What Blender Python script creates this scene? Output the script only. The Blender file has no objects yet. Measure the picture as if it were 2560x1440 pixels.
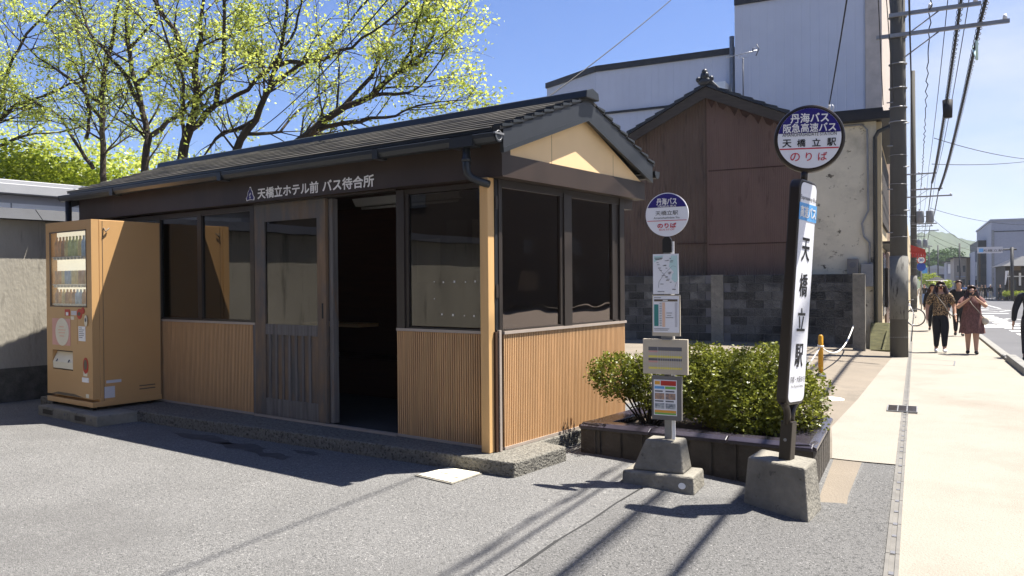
import bpy, math, random
import numpy as np
from mathutils import Vector, Matrix
rad = math.radians
random.seed(7); RNG = np.random.default_rng(7)
C = bpy.context.scene.collection
SC = bpy.context.scene
# ------------------------------------------------------------------ camera, sky, sun, exposure
CAM = Vector((3.7719, -4.9499, 1.30))
cd = bpy.data.cameras.new('camera'); cd.sensor_width = 36.0; cd.lens = 28.41; cd.clip_end = 6000; cd.clip_start = .05
co = bpy.data.objects.new('camera', cd); C.objects.link(co)
co.location = CAM; co.rotation_euler = (rad(89.5687), rad(.4723), rad(36.387)); SC.camera = co
CR = co.rotation_euler.to_matrix(); FPX = 28.41 / 36 * 2560
SUN_EL, SUN_AZ = 66.0, 41.0            # azimuth from +Y towards +X
world = bpy.data.worlds.new('World'); SC.world = world; world.use_nodes = True
wn = world.node_tree.nodes; wl = world.node_tree.links
sky = wn.new('ShaderNodeTexSky'); sky.sky_type = 'NISHITA'; sky.sun_disc = False
sky.sun_elevation = rad(SUN_EL); sky.sun_rotation = rad(SUN_AZ); sky.dust_density = .5; sky.ozone_density = 3.0; sky.air_density = 1.0
tc = wn.new('ShaderNodeTexCoord'); mp = wn.new('ShaderNodeMapping'); mp.inputs['Scale'].default_value = (1.2, 1.2, 3.6)
nz = wn.new('ShaderNodeTexNoise'); nz.inputs['Scale'].default_value = 1.7; nz.inputs['Detail'].default_value = 7; nz.inputs['Roughness'].default_value = .6
rp = wn.new('ShaderNodeValToRGB'); rp.color_ramp.elements[0].position = .50; rp.color_ramp.elements[0].color = (0, 0, 0, 1)
rp.color_ramp.elements[1].position = .92; rp.color_ramp.elements[1].color = (.85, .85, .85, 1)
mx = wn.new('ShaderNodeMixRGB'); mx.inputs['Color2'].default_value = (5.2, 5.5, 6.2, 1)
bg = wn['Background']; bg.inputs['Strength'].default_value = .05
dt = wn.new('ShaderNodeVectorMath'); dt.operation = 'DOT_PRODUCT'; dt.inputs[1].default_value = (.86, .68, -1.0)      # thin cloud gathers low and towards the sun's side
ad = wn.new('ShaderNodeMath'); ad.operation = 'MULTIPLY_ADD'; ad.inputs[1].default_value = .62
wl.new(tc.outputs['Generated'], mp.inputs['Vector']); wl.new(mp.outputs['Vector'], nz.inputs['Vector']); wl.new(tc.outputs['Generated'], dt.inputs[0])
wl.new(dt.outputs['Value'], ad.inputs[0]); wl.new(nz.outputs['Fac'], ad.inputs[2])
wl.new(ad.outputs[0], rp.inputs['Fac']); wl.new(rp.outputs['Color'], mx.inputs['Fac'])
tn = wn.new('ShaderNodeMixRGB'); tn.blend_type = 'MULTIPLY'; tn.inputs['Fac'].default_value = 1; tn.inputs['Color2'].default_value = (.60, .75, 1.10, 1)
wl.new(sky.outputs['Color'], tn.inputs['Color1']); wl.new(tn.outputs['Color'], mx.inputs['Color1']); wl.new(mx.outputs['Color'], bg.inputs['Color'])
sl = bpy.data.lights.new('sun', 'SUN'); sl.energy = 5.0; sl.angle = rad(.53); sl.color = (1, .95, .87)
so = bpy.data.objects.new('sun', sl); C.objects.link(so); so.location = (8, 10, 30)
SUNV = Vector((math.sin(rad(SUN_AZ)) * math.cos(rad(SUN_EL)), math.cos(rad(SUN_AZ)) * math.cos(rad(SUN_EL)), math.sin(rad(SUN_EL))))
so.rotation_euler = SUNV.to_track_quat('Z', 'Y').to_euler()
SC.view_settings.view_transform = 'Standard'; SC.view_settings.look = 'None'
SC.view_settings.exposure = 1.6; SC.view_settings.gamma = 1.0
SC.cycles.max_bounces = 8; SC.cycles.transparent_max_bounces = 16; SC.cycles.use_denoising = True
SC.cycles.sample_clamp_indirect = 6

# ------------------------------------------------------------------ coordinates
S_ = Vector((-.1706, .98534, 0)); T_ = Vector((.98534, .1706, 0)); Z_ = Vector((0, 0, 1))   # along / across the street
def st(s, w, z=0): return S_ * s + T_ * w + Z_ * z
def gz(x, y):
    w = x + .173 * y
    r = min(max((w - .3) / 2.3, 0), 1); r = r * r * (3 - 2 * r)
    return -.113 - .115 * r - .009 * max(0, y - 1)
def gs(s, w):
    p = st(s, w); return gz(p.x, p.y)
def ray(u, v): return CR @ Vector(((u - 1280) / FPX, -(v - 720) / FPX, -1))
def at(u, v, d): return CAM + ray(u, v) * d                     # a point d metres in front of the lens
def ats(u, v, s):                                              # a point on the cross-street plane s
    d = ray(u, v); return CAM + d * ((s - CAM.dot(S_)) / d.dot(S_))
def swz(u, v, s):
    p = ats(u, v, s); return p.dot(T_), p.z

# ------------------------------------------------------------------ materials
M = {}
def mat(name, col, rough=.75, var=.18, scale=4., bump=0., bscale=None, metal=0., col2=None, stretch=None, spec=.4, detail=5, trans=0., ramp=(.3, .7)):
    m = bpy.data.materials.new(name); m.use_nodes = True
    n, l = m.node_tree.nodes, m.node_tree.links
    b = n['Principled BSDF']; b.inputs['Roughness'].default_value = rough; b.inputs['Metallic'].default_value = metal
    b.inputs['Specular IOR Level'].default_value = spec
    t = n.new('ShaderNodeTexCoord'); mpn = n.new('ShaderNodeMapping')
    if stretch: mpn.inputs['Scale'].default_value = stretch
    l.new(t.outputs['Object'], mpn.inputs['Vector'])
    no = n.new('ShaderNodeTexNoise'); no.inputs['Scale'].default_value = scale; no.inputs['Detail'].default_value = detail; no.inputs['Roughness'].default_value = .62
    l.new(mpn.outputs['Vector'], no.inputs['Vector'])
    r = n.new('ShaderNodeValToRGB'); e = r.color_ramp.elements
    c2 = col2 or [min(1, c * (1 + var)) for c in col]; c1 = col if col2 else [c * (1 - var) for c in col]
    e[0].position, e[1].position = ramp
    e[0].color = (*c1, 1); e[1].color = (*c2, 1)
    l.new(no.outputs['Fac'], r.inputs['Fac']); l.new(r.outputs['Color'], b.inputs['Base Color'])
    if bump:
        n2 = n.new('ShaderNodeTexNoise'); n2.inputs['Scale'].default_value = bscale or scale * 6; n2.inputs['Detail'].default_value = 4
        l.new(mpn.outputs['Vector'], n2.inputs['Vector'])
        bp = n.new('ShaderNodeBump'); bp.inputs['Strength'].default_value = bump; bp.inputs['Distance'].default_value = .02
        l.new(n2.outputs['Fac'], bp.inputs['Height']); l.new(bp.outputs['Normal'], b.inputs['Normal'])
    M[name] = m; return m
def layer(name, col, scale, lo, hi, stretch=None, seed=0.):
    """a second pattern (stains, speckle, rust) over a material's own colour"""
    m = M[name]; n, l = m.node_tree.nodes, m.node_tree.links; b = n['Principled BSDF']
    src = b.inputs['Base Color'].links[0].from_socket
    t = n.new('ShaderNodeTexCoord'); mpn = n.new('ShaderNodeMapping'); mpn.inputs['Location'].default_value = (seed, seed * .7, seed * .3)
    if stretch: mpn.inputs['Scale'].default_value = stretch
    no = n.new('ShaderNodeTexNoise'); no.inputs['Scale'].default_value = scale; no.inputs['Detail'].default_value = 6; no.inputs['Roughness'].default_value = .65
    r = n.new('ShaderNodeValToRGB'); r.color_ramp.elements[0].position = lo; r.color_ramp.elements[1].position = hi
    x = n.new('ShaderNodeMixRGB'); x.inputs['Color2'].default_value = (*col, 1)
    l.new(t.outputs['Object'], mpn.inputs['Vector']); l.new(mpn.outputs['Vector'], no.inputs['Vector']); l.new(no.outputs['Fac'], r.inputs['Fac'])
    l.new(r.outputs['Color'], x.inputs['Fac']); l.new(src, x.inputs['Color1']); l.new(x.outputs['Color'], b.inputs['Base Color'])
def glass(name, tint, wav=0., wscale=1.2, f0=.06, gtint=(1, 1, 1)):
    m = bpy.data.materials.new(name); m.use_nodes = True; n, l = m.node_tree.nodes, m.node_tree.links
    n.remove(n['Principled BSDF']); out = n['Material Output']
    tr = n.new('ShaderNodeBsdfTransparent'); tr.inputs['Color'].default_value = (*tint, 1)
    gl = n.new('ShaderNodeBsdfGlossy'); gl.inputs['Roughness'].default_value = .015; gl.inputs['Color'].default_value = (*gtint, 1)
    lw = n.new('ShaderNodeLayerWeight'); lw.inputs['Blend'].default_value = .5; pw = n.new('ShaderNodeMath'); pw.operation = 'POWER'; pw.inputs[1].default_value = 4.5; l.new(lw.outputs['Facing'], pw.inputs[0]); fr = n.new('ShaderNodeMath'); fr.operation = 'MULTIPLY_ADD'; fr.inputs[1].default_value = .9; fr.inputs[2].default_value = f0; l.new(pw.outputs[0], fr.inputs[0]); mi = n.new('ShaderNodeMixShader')
    l.new(fr.outputs[0], mi.inputs['Fac']); l.new(tr.outputs['BSDF'], mi.inputs[1]); l.new(gl.outputs['BSDF'], mi.inputs[2]); l.new(mi.outputs['Shader'], out.inputs['Surface'])
    if wav:
        t = n.new('ShaderNodeTexCoord'); no = n.new('ShaderNodeTexNoise'); no.inputs['Scale'].default_value = wscale; no.inputs['Detail'].default_value = 2
        bp = n.new('ShaderNodeBump'); bp.inputs['Strength'].default_value = wav; bp.inputs['Distance'].default_value = .05
        l.new(t.outputs['Object'], no.inputs['Vector']); l.new(no.outputs['Fac'], bp.inputs['Height']); l.new(bp.outputs['Normal'], gl.inputs['Normal'])
    M[name] = m; return m
def leafmat(name, c1, c2, tl=.5):
    m = bpy.data.materials.new(name); m.use_nodes = True; n, l = m.node_tree.nodes, m.node_tree.links
    n.remove(n['Principled BSDF']); out = n['Material Output']
    t = n.new('ShaderNodeTexCoord'); no = n.new('ShaderNodeTexNoise'); no.inputs['Scale'].default_value = 1.6; no.inputs['Detail'].default_value = 3
    ge = n.new('ShaderNodeNewGeometry'); ad = n.new('ShaderNodeMath'); ad.operation = 'MULTIPLY_ADD'; ad.inputs[1].default_value = .45; 
    r = n.new('ShaderNodeValToRGB'); r.color_ramp.elements[0].position = .35; r.color_ramp.elements[1].position = .95
    r.color_ramp.elements[0].color = (*c1, 1); r.color_ramp.elements[1].color = (*c2, 1)
    d = n.new('ShaderNodeBsdfDiffuse'); tb = n.new('ShaderNodeBsdfTranslucent'); gl = n.new('ShaderNodeBsdfGlossy'); gl.inputs['Roughness'].default_value = .35
    a = n.new('ShaderNodeMixShader'); a.inputs['Fac'].default_value = tl; b = n.new('ShaderNodeMixShader'); b.inputs['Fac'].default_value = .025
    l.new(t.outputs['Object'], no.inputs['Vector']); l.new(ge.outputs['Random Per Island'], ad.inputs[0]); l.new(no.outputs['Fac'], ad.inputs[2]); l.new(ad.outputs[0], r.inputs['Fac'])
    l.new(r.outputs['Color'], d.inputs['Color']); l.new(r.outputs['Color'], tb.inputs['Color'])
    l.new(d.outputs['BSDF'], a.inputs[1]); l.new(tb.outputs['BSDF'], a.inputs[2]); l.new(a.outputs['Shader'], b.inputs[1]); l.new(gl.outputs['BSDF'], b.inputs[2]); l.new(b.outputs['Shader'], out.inputs['Surface'])
    M[name] = m
mat('asphalt', (.165, .162, .156), .9, .10, 1.3, .9, 130, spec=.25)
layer('asphalt', (.085, .084, .082), 60, .50, .62, seed=3); layer('asphalt', (.33, .32, .305), 75, .57, .66); layer('asphalt', (.50, .49, .47), 170, .62, .68, seed=8); layer('asphalt', (.115, .112, .108), .55, .55, .8, seed=5)
mat('pale_concrete_floor', (.170, .142, .108), .9, .12, 1.2, .5, 60); layer('pale_concrete_floor', (.10, .088, .07), .9, .55, .75, seed=2)
mat('sidewalk', (.245, .222, .183), .9, .05, 1.5, .5, 90); layer('sidewalk', (.15, .13, .10), 60, .60, .70); layer('sidewalk', (.19, .165, .13), .8, .50, .8, seed=4); layer('sidewalk', (.12, .105, .085), 2.3, .66, .85, seed=9)
mat('road', (.085, .085, .09), .9, .12, .6, .3, 60); mat('road_paint', (.45, .45, .44), .7, .06, 8)
mat('kerb', (.19, .185, .17), .9, .2, 5, .4)
mat('concrete', (.20, .185, .152), .92, .28, 5, .6, 40); layer('concrete', (.03, .028, .023), 16, .62, .74); layer('concrete', (.26, .245, .21), 6, .62, .8, seed=4)
mat('rough_concrete', (.17, .16, .135), .95, .3, 30, 1.2, 60); layer('rough_concrete', (.055, .05, .042), 45, .52, .62)
mat('dark_concrete', (.062, .053, .042), .95, .35, 4, .6, 40); layer('dark_concrete', (.13, .115, .085), 3, .6, .75, (1, 1, .3))
mat('block', (.074, .072, .066), .95, .45, 2.6, .7, 50); layer('block', (.016, .017, .019), 1.6, .5, .68); layer('block', (.085, .085, .08), 7, .62, .78, seed=3)
mat('slat_wood', (.52, .315, .155), .55, .15, 3, 0, stretch=(20, 20, 1)); mat('slat_back', (.045, .019, .007), .8, .1)
mat('trim', (.36, .30, .25), .45, .08, 6); mat('post_wood', (.62, .38, .16), .5, .07, 2, 0, stretch=(12, 12, .8))
mat('brown_beam', (.040, .026, .019), .45, .22, 2.5, 0, stretch=(1, 1, .4)); layer('brown_beam', (.13, .115, .105), 5, .66, .82, (1, 1, .15), 2)
mat('frame', (.034, .027, .023), .35, .12, 3); mat('black_rubber', (.012, .012, .013), .6, .1)
mat('cream_panel', (.76, .54, .29), .7, .05, 2); mat('slate_board', (.026, .029, .034), .45, .12, 5)
mat('roof_tile', (.034, .031, .026), .55, .35, 2.5, .25, 25, stretch=(.35, 1, 1)); layer('roof_tile', (.016, .015, .014), 2.6, .45, .62, (.5, 2, 2), 6); layer('roof_tile', (.10, .09, .072), 5, .62, .74, (.35, 3, 3), 2)
mat('glint_edge', (.012, .011, .010), .6, .3, 3, col2=(.095, .086, .07), stretch=(.6, 3, 3), ramp=(.34, .62)); mat('gutter', (.024, .027, .030), .32, .1, 3)  # tan streaks of the course lips stand in for sun glint
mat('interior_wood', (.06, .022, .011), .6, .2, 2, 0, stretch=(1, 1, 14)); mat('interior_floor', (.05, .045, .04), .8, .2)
mat('old_door', (.20, .13, .075), .75, .3, 2.2, .4, 30, stretch=(9, 9, .7)); layer('old_door', (.10, .094, .088), 1.7, .36, .58, (2, 2, .7), 1)
mat('grey_door_wood', (.15, .138, .128), .85, .35, 2.4, .5, 30, stretch=(14, 14, .7)); layer('grey_door_wood', (.20, .11, .05), 2.2, .6, .74, (4, 4, .8), 3)
mat('white_letter', (.82, .8, .77), .5, .02); mat('indigo', (.028, .022, .13), .4, .05)
glass('dark_glass', (.35, .33, .30), .03, 1.4, .095); glass('wavy_glass', (.25, .22, .21), .22, .9, .22, (1, .82, .70)); glass('clear_glass', (.95, .96, .96), f0=.035)
mat('lamp_white', (.7, .7, .68), .4, .03)
mat('vend', (.50, .295, .125), .33, .03, 2); mat('vend_face', (.50, .30, .13), .38, .03, 2); mat('vend_inside', (.78, .74, .64), .5, .04); m_ = mat('vend_lit', (.6, .55, .42), .5, .03, 2); m_.node_tree.nodes['Principled BSDF'].inputs['Emission Color'].default_value = (1, .92, .72, 1); m_.node_tree.nodes['Principled BSDF'].inputs['Emission Strength'].default_value = .3; mat('vend_dark', (.05, .03, .02), .6)
mat('red', (.45, .03, .02), .45, .1); mat('pink', (.62, .33, .28), .5, .06); mat('ivory', (.72, .67, .53), .5, .05); mat('white', (.8, .8, .8), .5, .03); mat('steel', (.5, .5, .5), .3, .1, metal=.8)
mat('drink_orange', (.72, .45, .25), .3, .3, 9); mat('drink_green', (.55, .6, .35), .3, .3, 9); mat('drink_blue', (.45, .55, .66), .3, .3, 9); mat('drink_brown', (.5, .33, .22), .3, .3, 9); mat('drink_yellow', (.72, .62, .35), .3, .3, 9)
mat('sign_white', (.78, .78, .80), .35, .02); mat('sign_navy', (.022, .016, .16), .35, .03); mat('sign_black', (.012, .012, .014), .4, .05); mat('sign_red', (.55, .025, .05), .4, .04); mat('sign_blue', (.12, .36, .68), .4, .15, 14); mat('dark_bronze', (.024, .017, .012), .32, .12, 3)
mat('drain_metal', (.13, .122, .108), .7, .2, 6); mat('galv', (.24, .24, .24), .45, .15, 5, metal=.35); mat('board_cream', (.52, .45, .34), .6, .07, 5); layer('board_cream', (.45, .25, .08), 3, .66, .8, (1, 1, .5)); mat('board_grey', (.16, .15, .14), .55, .12, 3)
mat('teal', (.04, .22, .20), .5, .05); mat('pale_teal', (.50, .68, .66), .5, .04); mat('ink', (.12, .12, .13), .6, .05); mat('pale_grey', (.55, .54, .56), .5, .05); mat('peach', (.75, .5, .36), .5, .1); mat('ink_brown', (.13, .1, .07), .6, .1); mat('yellow_ink', (.72, .62, .12), .5, .1); mat('green_ink', (.18, .42, .08), .5, .1); mat('orange_ink', (.75, .36, .05), .5, .1)
mat('photo_print', (.10, .12, .16), .5, .6, 40, col2=(.62, .36, .2)); mat('photo_print_cool', (.06, .08, .12), .5, .6, 40, col2=(.6, .62, .62))
mat('coping', (.035, .03, .04), .22, .25, 4); mat('soil', (.09, .07, .05), 1, .4, 12, .8)
mat('bollard_yellow', (.55, .27, .008), .5, .07, 4); mat('rope', (.75, .72, .66), .9, .1)
mat('brown_corrugated', (.126, .074, .056), .7, .14, 1.6, 0, stretch=(1, 1, .5)); layer('brown_corrugated', (.05, .016, .009), 2.2, .6, .78, (2.5, 2.5, .5), 2)
mat('brown_corrugated_worn', (.10, .064, .045), .75, .16, 1.6, 0, stretch=(1, 1, .4)); layer('brown_corrugated_worn', (.03, .016, .01), 2.5, .55, .75, (3, 3, .4), 4)
mat('rust', (.045, .018, .011), .9, .4, 8); mat('old_timber', (.045, .036, .03), .85, .3, 3, .4, 20, stretch=(1, 1, 6)); mat('kawara', (.016, .018, .022), .4, .3, 5)
mat('stained_render', (.60, .54, .41), .9, .08, 1.5, .3, 30); layer('stained_render', (.08, .065, .045), 4.5, .60, .68, (1, 1, 1.2), 1); layer('stained_render', (.27, .24, .18), .8, .52, .8, seed=7)
mat('cream_facade', (.52, .42, .26), .8, .06, 2); mat('brown_facade', (.12, .075, .05), .8, .1, 2); mat('dark_roof', (.012, .011, .013), .6, .2)
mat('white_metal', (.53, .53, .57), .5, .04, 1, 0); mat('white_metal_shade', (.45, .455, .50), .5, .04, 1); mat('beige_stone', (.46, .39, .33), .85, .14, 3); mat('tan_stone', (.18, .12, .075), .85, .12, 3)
mat('pole_concrete', (.078, .073, .063), .9, .16, 2, .3, 40, stretch=(1, 1, .25)); mat('pole_sleeve', (.14, .135, .12), .8, .2, 3); layer('pole_sleeve', (.03, .027, .024), 9, .53, .62, (2, 2, .35), 2)
mat('cable', (.012, .012, .014), .7, .1); mat('insulator', (.55, .55, .55), .3, .1); mat('transformer', (.19, .2, .21), .5, .15)
mat('bark', (.045, .034, .025), .95, .35, 7, .8, 25); mat('plaster_wall', (.33, .305, .25), .9, .16, 1.6, .3, 30, stretch=(1, 1, .45)); layer('plaster_wall', (.07, .062, .05), 2.4, .56, .74, (2, 2, .3), 3)
mat('base_shade', (.085, .08, .066), 1, .4, 8, .6); mat('pale_sheet', (.36, .365, .38), .5, .04); mat('dark_tile', (.028, .029, .035), .45, .2)  # first tone imitates shade along the boundary wall foot
leafmat('leaf_spring', (.27, .35, .06), (.62, .66, .14), .58); leafmat('leaf_fresh', (.12, .19, .015), (.33, .37, .035), .5)
leafmat('leaf_azalea', (.045, .065, .008), (.22, .23, .03), .3); leafmat('leaf_pine', (.03, .06, .02), (.07, .12, .035), .2); leafmat('leaf_hill', (.05, .10, .03), (.13, .2, .06), .2)
mat('hill', (.02, .034, .013), 1, .4, .02, col2=(.055, .075, .032)); mat('skin', (.46, .26, .17), .55, .06); mat('hair', (.03, .012, .01), .45, .2); mat('black_cloth', (.010, .010, .012), .85, .2); mat('leopard', (.035, .022, .015), .8, .1, 46, col2=(.5, .33, .16), ramp=(.50, .58)); mat('plaid', (.085, .036, .032), .85, .4, 30, col2=(.20, .095, .08), stretch=(1, 1, .6)); mat('white_shoe', (.75, .74, .72), .6, .05); mat('beige_bag', (.5, .45, .36), .6, .1); mat('strap', (.22, .19, .15), .7, .1); mat('suit', (.012, .013, .016), .7, .2); mat('blue_cloth', (.12, .2, .42), .85, .2); mat('grey_cloth', (.2, .2, .21), .85, .2); mat('pale_cloth', (.55, .5, .45), .85, .1)
mat('green_board', (.10, .095, .042), .9, .4, 5, stretch=(1, 1, 5)); mat('awning_red', (.42, .04, .022), .6, .1); mat('far_dark', (.022, .022, .025), .6, .3); mat('far_grey', (.30, .31, .36), .7, .06); mat('far_brown', (.12, .075, .035), .8, .15); mat('far_cream', (.30, .26, .22), .8, .1); mat('far_timber', (.022, .015, .011), .8, .3); mat('window_dark', (.03, .033, .04), .15, .2); mat('tyre', (.02, .02, .02), .8, .1); mat('bike_white', (.75, .77, .8), .35, .04); mat('road_blue', (.02, .06, .35), .4, .05); mat('blossom', (.7, .65, .3), .7, .3)

def island(name, lo, hi):
    """each board, block or slat keeps its own tone"""
    n, l = M[name].node_tree.nodes, M[name].node_tree.links; b = n['Principled BSDF']; src = b.inputs['Base Color'].links[0].from_socket
    g = n.new('ShaderNodeNewGeometry'); mr = n.new('ShaderNodeMapRange'); mr.inputs['To Min'].default_value = lo; mr.inputs['To Max'].default_value = hi; x = n.new('ShaderNodeVectorMath'); x.operation = 'SCALE'
    l.new(g.outputs['Random Per Island'], mr.inputs['Value']); l.new(src, x.inputs[0]); l.new(mr.outputs['Result'], x.inputs['Scale']); l.new(x.outputs['Vector'], b.inputs['Base Color'])
island('block', .5, 1.7); island('slat_wood', .93, 1.07); island('roof_tile', .7, 1.4); island('green_board', .7, 1.3)
# ------------------------------------------------------------------ mesh helpers
class MB:
    def __init__(s): s.v = []; s.f = []; s.sm = []
    def add(s, vs, fs, smooth=False):
        o = len(s.v); s.v += [tuple(p) for p in vs]; s.f += [[o + i for i in f] for f in fs]; s.sm += [smooth] * len(fs); return s
    def box(s, x0, x1, y0, y1, z0, z1, fr=None):
        P = [(x0, y0, z0), (x1, y0, z0), (x1, y1, z0), (x0, y1, z0), (x0, y0, z1), (x1, y0, z1), (x1, y1, z1), (x0, y1, z1)]
        if fr: P = [fr(*p) for p in P]
        return s.add(P, [(0, 3, 2, 1), (4, 5, 6, 7), (0, 1, 5, 4), (1, 2, 6, 5), (2, 3, 7, 6), (3, 0, 4, 7)])
    def frustum(s, bot, top):
        n = len(bot); return s.add(list(bot) + list(top), [tuple(range(n))[::-1], tuple(range(n, 2 * n))] + [(i, (i + 1) % n, n + (i + 1) % n, n + i) for i in range(n)])
    def extr(s, pts, vec):
        pts = [Vector(p) for p in pts]; return s.frustum(pts, [p + Vector(vec) for p in pts])
    def tube(s, pts, r, n=8, smooth=True):
        pts = [Vector(p) for p in pts]; N = len(pts); rs = r if isinstance(r, (list, tuple)) else [r] * N
        o = []; prev = None
        for i, p in enumerate(pts):
            d = (pts[min(i + 1, N - 1)] - pts[max(i - 1, 0)]).normalized()
            if prev is None: a = d.orthogonal().normalized()
            else: a = (prev - d * prev.dot(d)); a = a.normalized() if a.length > 1e-6 else d.orthogonal().normalized()
            prev = a; b = d.cross(a)
            for k in range(n):
                t = 2 * math.pi * k / n; o.append(p + (a * math.cos(t) + b * math.sin(t)) * rs[i])
        fs = [(i * n + k, i * n + (k + 1) % n, (i + 1) * n + (k + 1) % n, (i + 1) * n + k) for i in range(N - 1) for k in range(n)]
        s.add(o, fs, smooth); q = len(s.v) - len(o)
        s.f += [[q + k for k in range(n)][::-1], [q + (N - 1) * n + k for k in range(n)]]; s.sm += [False, False]; return s
    def disc(s, c, nrm, r, th, n=40, a=None, ry=None):
        c = Vector(c); nrm = Vector(nrm).normalized(); a = Vector(a).normalized() if a else nrm.orthogonal().normalized(); b = nrm.cross(a)
        ring = [c + a * math.cos(2 * math.pi * k / n) * r + b * math.sin(2 * math.pi * k / n) * (ry or r) for k in range(n)]
        return s.extr(ring, nrm * th)
    def ball(s, c, r, n=10, m=6, sc=(1, 1, 1)):
        c = Vector(c); vs = [c + Vector((0, 0, -r * sc[2]))]
        for j in range(1, m):
            ph = -math.pi / 2 + math.pi * j / m
            for k in range(n):
                t = 2 * math.pi * k / n; vs.append(c + Vector((r * sc[0] * math.cos(ph) * math.cos(t), r * sc[1] * math.cos(ph) * math.sin(t), r * sc[2] * math.sin(ph))))
        vs.append(c + Vector((0, 0, r * sc[2]))); L = len(vs) - 1; fs = []
        for k in range(n):
            fs.append((0, 1 + (k + 1) % n, 1 + k)); fs.append((L, L - n + k, L - n + (k + 1) % n))
            for j in range(m - 2):
                o = 1 + j * n; fs.append((o + k, o + (k + 1) % n, o + n + (k + 1) % n, o + n + k))
        return s.add(vs, fs, True)
    def torus(s, c, nrm, R, r, n=28, m=6):
        nrm = Vector(nrm).normalized(); a = nrm.orthogonal().normalized(); b = nrm.cross(a); c = Vector(c); vs = []
        for i in range(n):
            t = 2 * math.pi * i / n; d = a * math.cos(t) + b * math.sin(t)
            for k in range(m):
                p = 2 * math.pi * k / m; vs.append(c + d * (R + r * math.cos(p)) + nrm * r * math.sin(p))
        return s.add(vs, [(i * m + k, ((i + 1) % n) * m + k, ((i + 1) % n) * m + (k + 1) % m, i * m + (k + 1) % m) for i in range(n) for k in range(m)], True)
    def build(s, name, material, parent=None, origin=None, bevel=0., fix=True):
        r = parent
        while r is not None and r.parent is not None: r = r.parent
        if r is not None: O = r.location.copy()
        elif origin is not None: O = Vector(origin)
        else:
            a = np.array(s.v); O = Vector(((a[:, 0].min() + a[:, 0].max()) / 2, (a[:, 1].min() + a[:, 1].max()) / 2, a[:, 2].min()))
        me = bpy.data.meshes.new(name); me.from_pydata([tuple(Vector(p) - O) for p in s.v], [], s.f); me.polygons.foreach_set('use_smooth', s.sm)
        if fix:
            import bmesh
            bm = bmesh.new(); bm.from_mesh(me); bmesh.ops.recalc_face_normals(bm, faces=bm.faces); bm.to_mesh(me); bm.free()
        me.materials.append(M[material] if isinstance(material, str) else material)
        o = bpy.data.objects.new(name, me); C.objects.link(o)
        if parent is not None: o.parent = parent
        else: o.location = O
        if bevel:
            bv = o.modifiers.new('bevel', 'BEVEL'); bv.width = bevel; bv.segments = 2; bv.limit_method = 'ANGLE'; bv.angle_limit = rad(40)
        return o
def tag(o, label=None, cat=None, group=None, kind=None):
    if label: o['label'] = label
    if cat: o['category'] = cat
    if group: o['group'] = group
    if kind: o['kind'] = kind
    return o
def thing(name, label, cat, loc, group=None):
    o = bpy.data.objects.new(name, None); o.empty_display_size = .2; C.objects.link(o); o.location = loc
    return tag(o, label, cat, group)
_tc = {}
def glyphs(body, bold=0.):
    k = (body, bold)
    if k not in _tc:
        cu = bpy.data.curves.new('t', 'FONT'); cu.body = body; cu.size = 1.0; cu.offset = bold; cu.resolution_u = 3
        ob = bpy.data.objects.new('t', cu); C.objects.link(ob); bpy.context.view_layer.update()
        me = ob.to_mesh(); vs = [v.co.copy() for v in me.vertices]; fs = [list(p.vertices) for p in me.polygons]
        ob.to_mesh_clear(); bpy.data.objects.remove(ob); bpy.data.curves.remove(cu); _tc[k] = (vs, fs)
    return _tc[k]
def text(mb, body, c, right, up, w=None, h=None, bold=0., lift=.002):
    """letters centred on c in the plane (right, up), fitted to width w and height h"""
    vs, fs = glyphs(body, 0.); right = Vector(right); up = Vector(up); nrm = right.cross(up)
    x0, x1 = min(v.x for v in vs), max(v.x for v in vs); y0, y1 = min(v.y for v in vs), max(v.y for v in vs)
    sx = w / (x1 - x0) if w else None; sy = h / (y1 - y0) if h else None; sx = sx or sy; sy = sy or sx
    d = bold * 1.1
    for i, (dx, dy) in enumerate(((0, 0),) if not bold else ((-d, -d), (d, -d), (-d, d), (d, d), (0, 0))):
        mb.add([Vector(c) + right * ((v.x - (x0 + x1) / 2 + dx) * sx) + up * ((v.y - (y0 + y1) / 2 + dy) * sy) + nrm * (lift + i * .00025) for v in vs], fs)
    return mb
def rectp(mb, c, right, up, w, h, lift, th=.001):
    c = Vector(c); right = Vector(right); up = Vector(up); n = right.cross(up)
    p = [c + right * a * w / 2 + up * b * h / 2 + n * (lift - th) for a, b in ((-1, -1), (1, -1), (1, 1), (-1, 1))]
    return mb.extr(p, n * th)
def leaves(name, material, parent, pts, size, origin=None, flat=.6, jit=.45):
    P = np.array([tuple(p) for p in pts], dtype=float); n = len(P)
    r = parent
    while r is not None and r.parent is not None: r = r.parent
    O = np.array(r.location if r is not None else origin); P = P - O
    a = RNG.normal(size=(n, 3)); a[:, 2] *= flat; a /= np.linalg.norm(a, axis=1)[:, None]
    b = RNG.normal(size=(n, 3)); b -= a * (a * b).sum(1)[:, None]; b /= np.linalg.norm(b, axis=1)[:, None]
    L = size * (1 + jit * RNG.uniform(-1, 1, size=n))[:, None]
    V = np.stack([P - a * L * .5, P + b * L * .27, P + a * L * .5, P - b * L * .27], 1).reshape(-1, 3)
    me = bpy.data.meshes.new(name); me.vertices.add(4 * n); me.vertices.foreach_set('co', V.ravel()); me.loops.add(4 * n); me.loops.foreach_set('vertex_index', np.arange(4 * n))
    me.polygons.add(n); me.polygons.foreach_set('loop_start', np.arange(n) * 4); me.polygons.foreach_set('loop_total', np.full(n, 4)); me.update(); me.validate()
    me.materials.append(M[material]); o = bpy.data.objects.new(name, me); C.objects.link(o)
    if parent is not None: o.parent = parent
    else: o.location = tuple(O)
    return o

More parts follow.
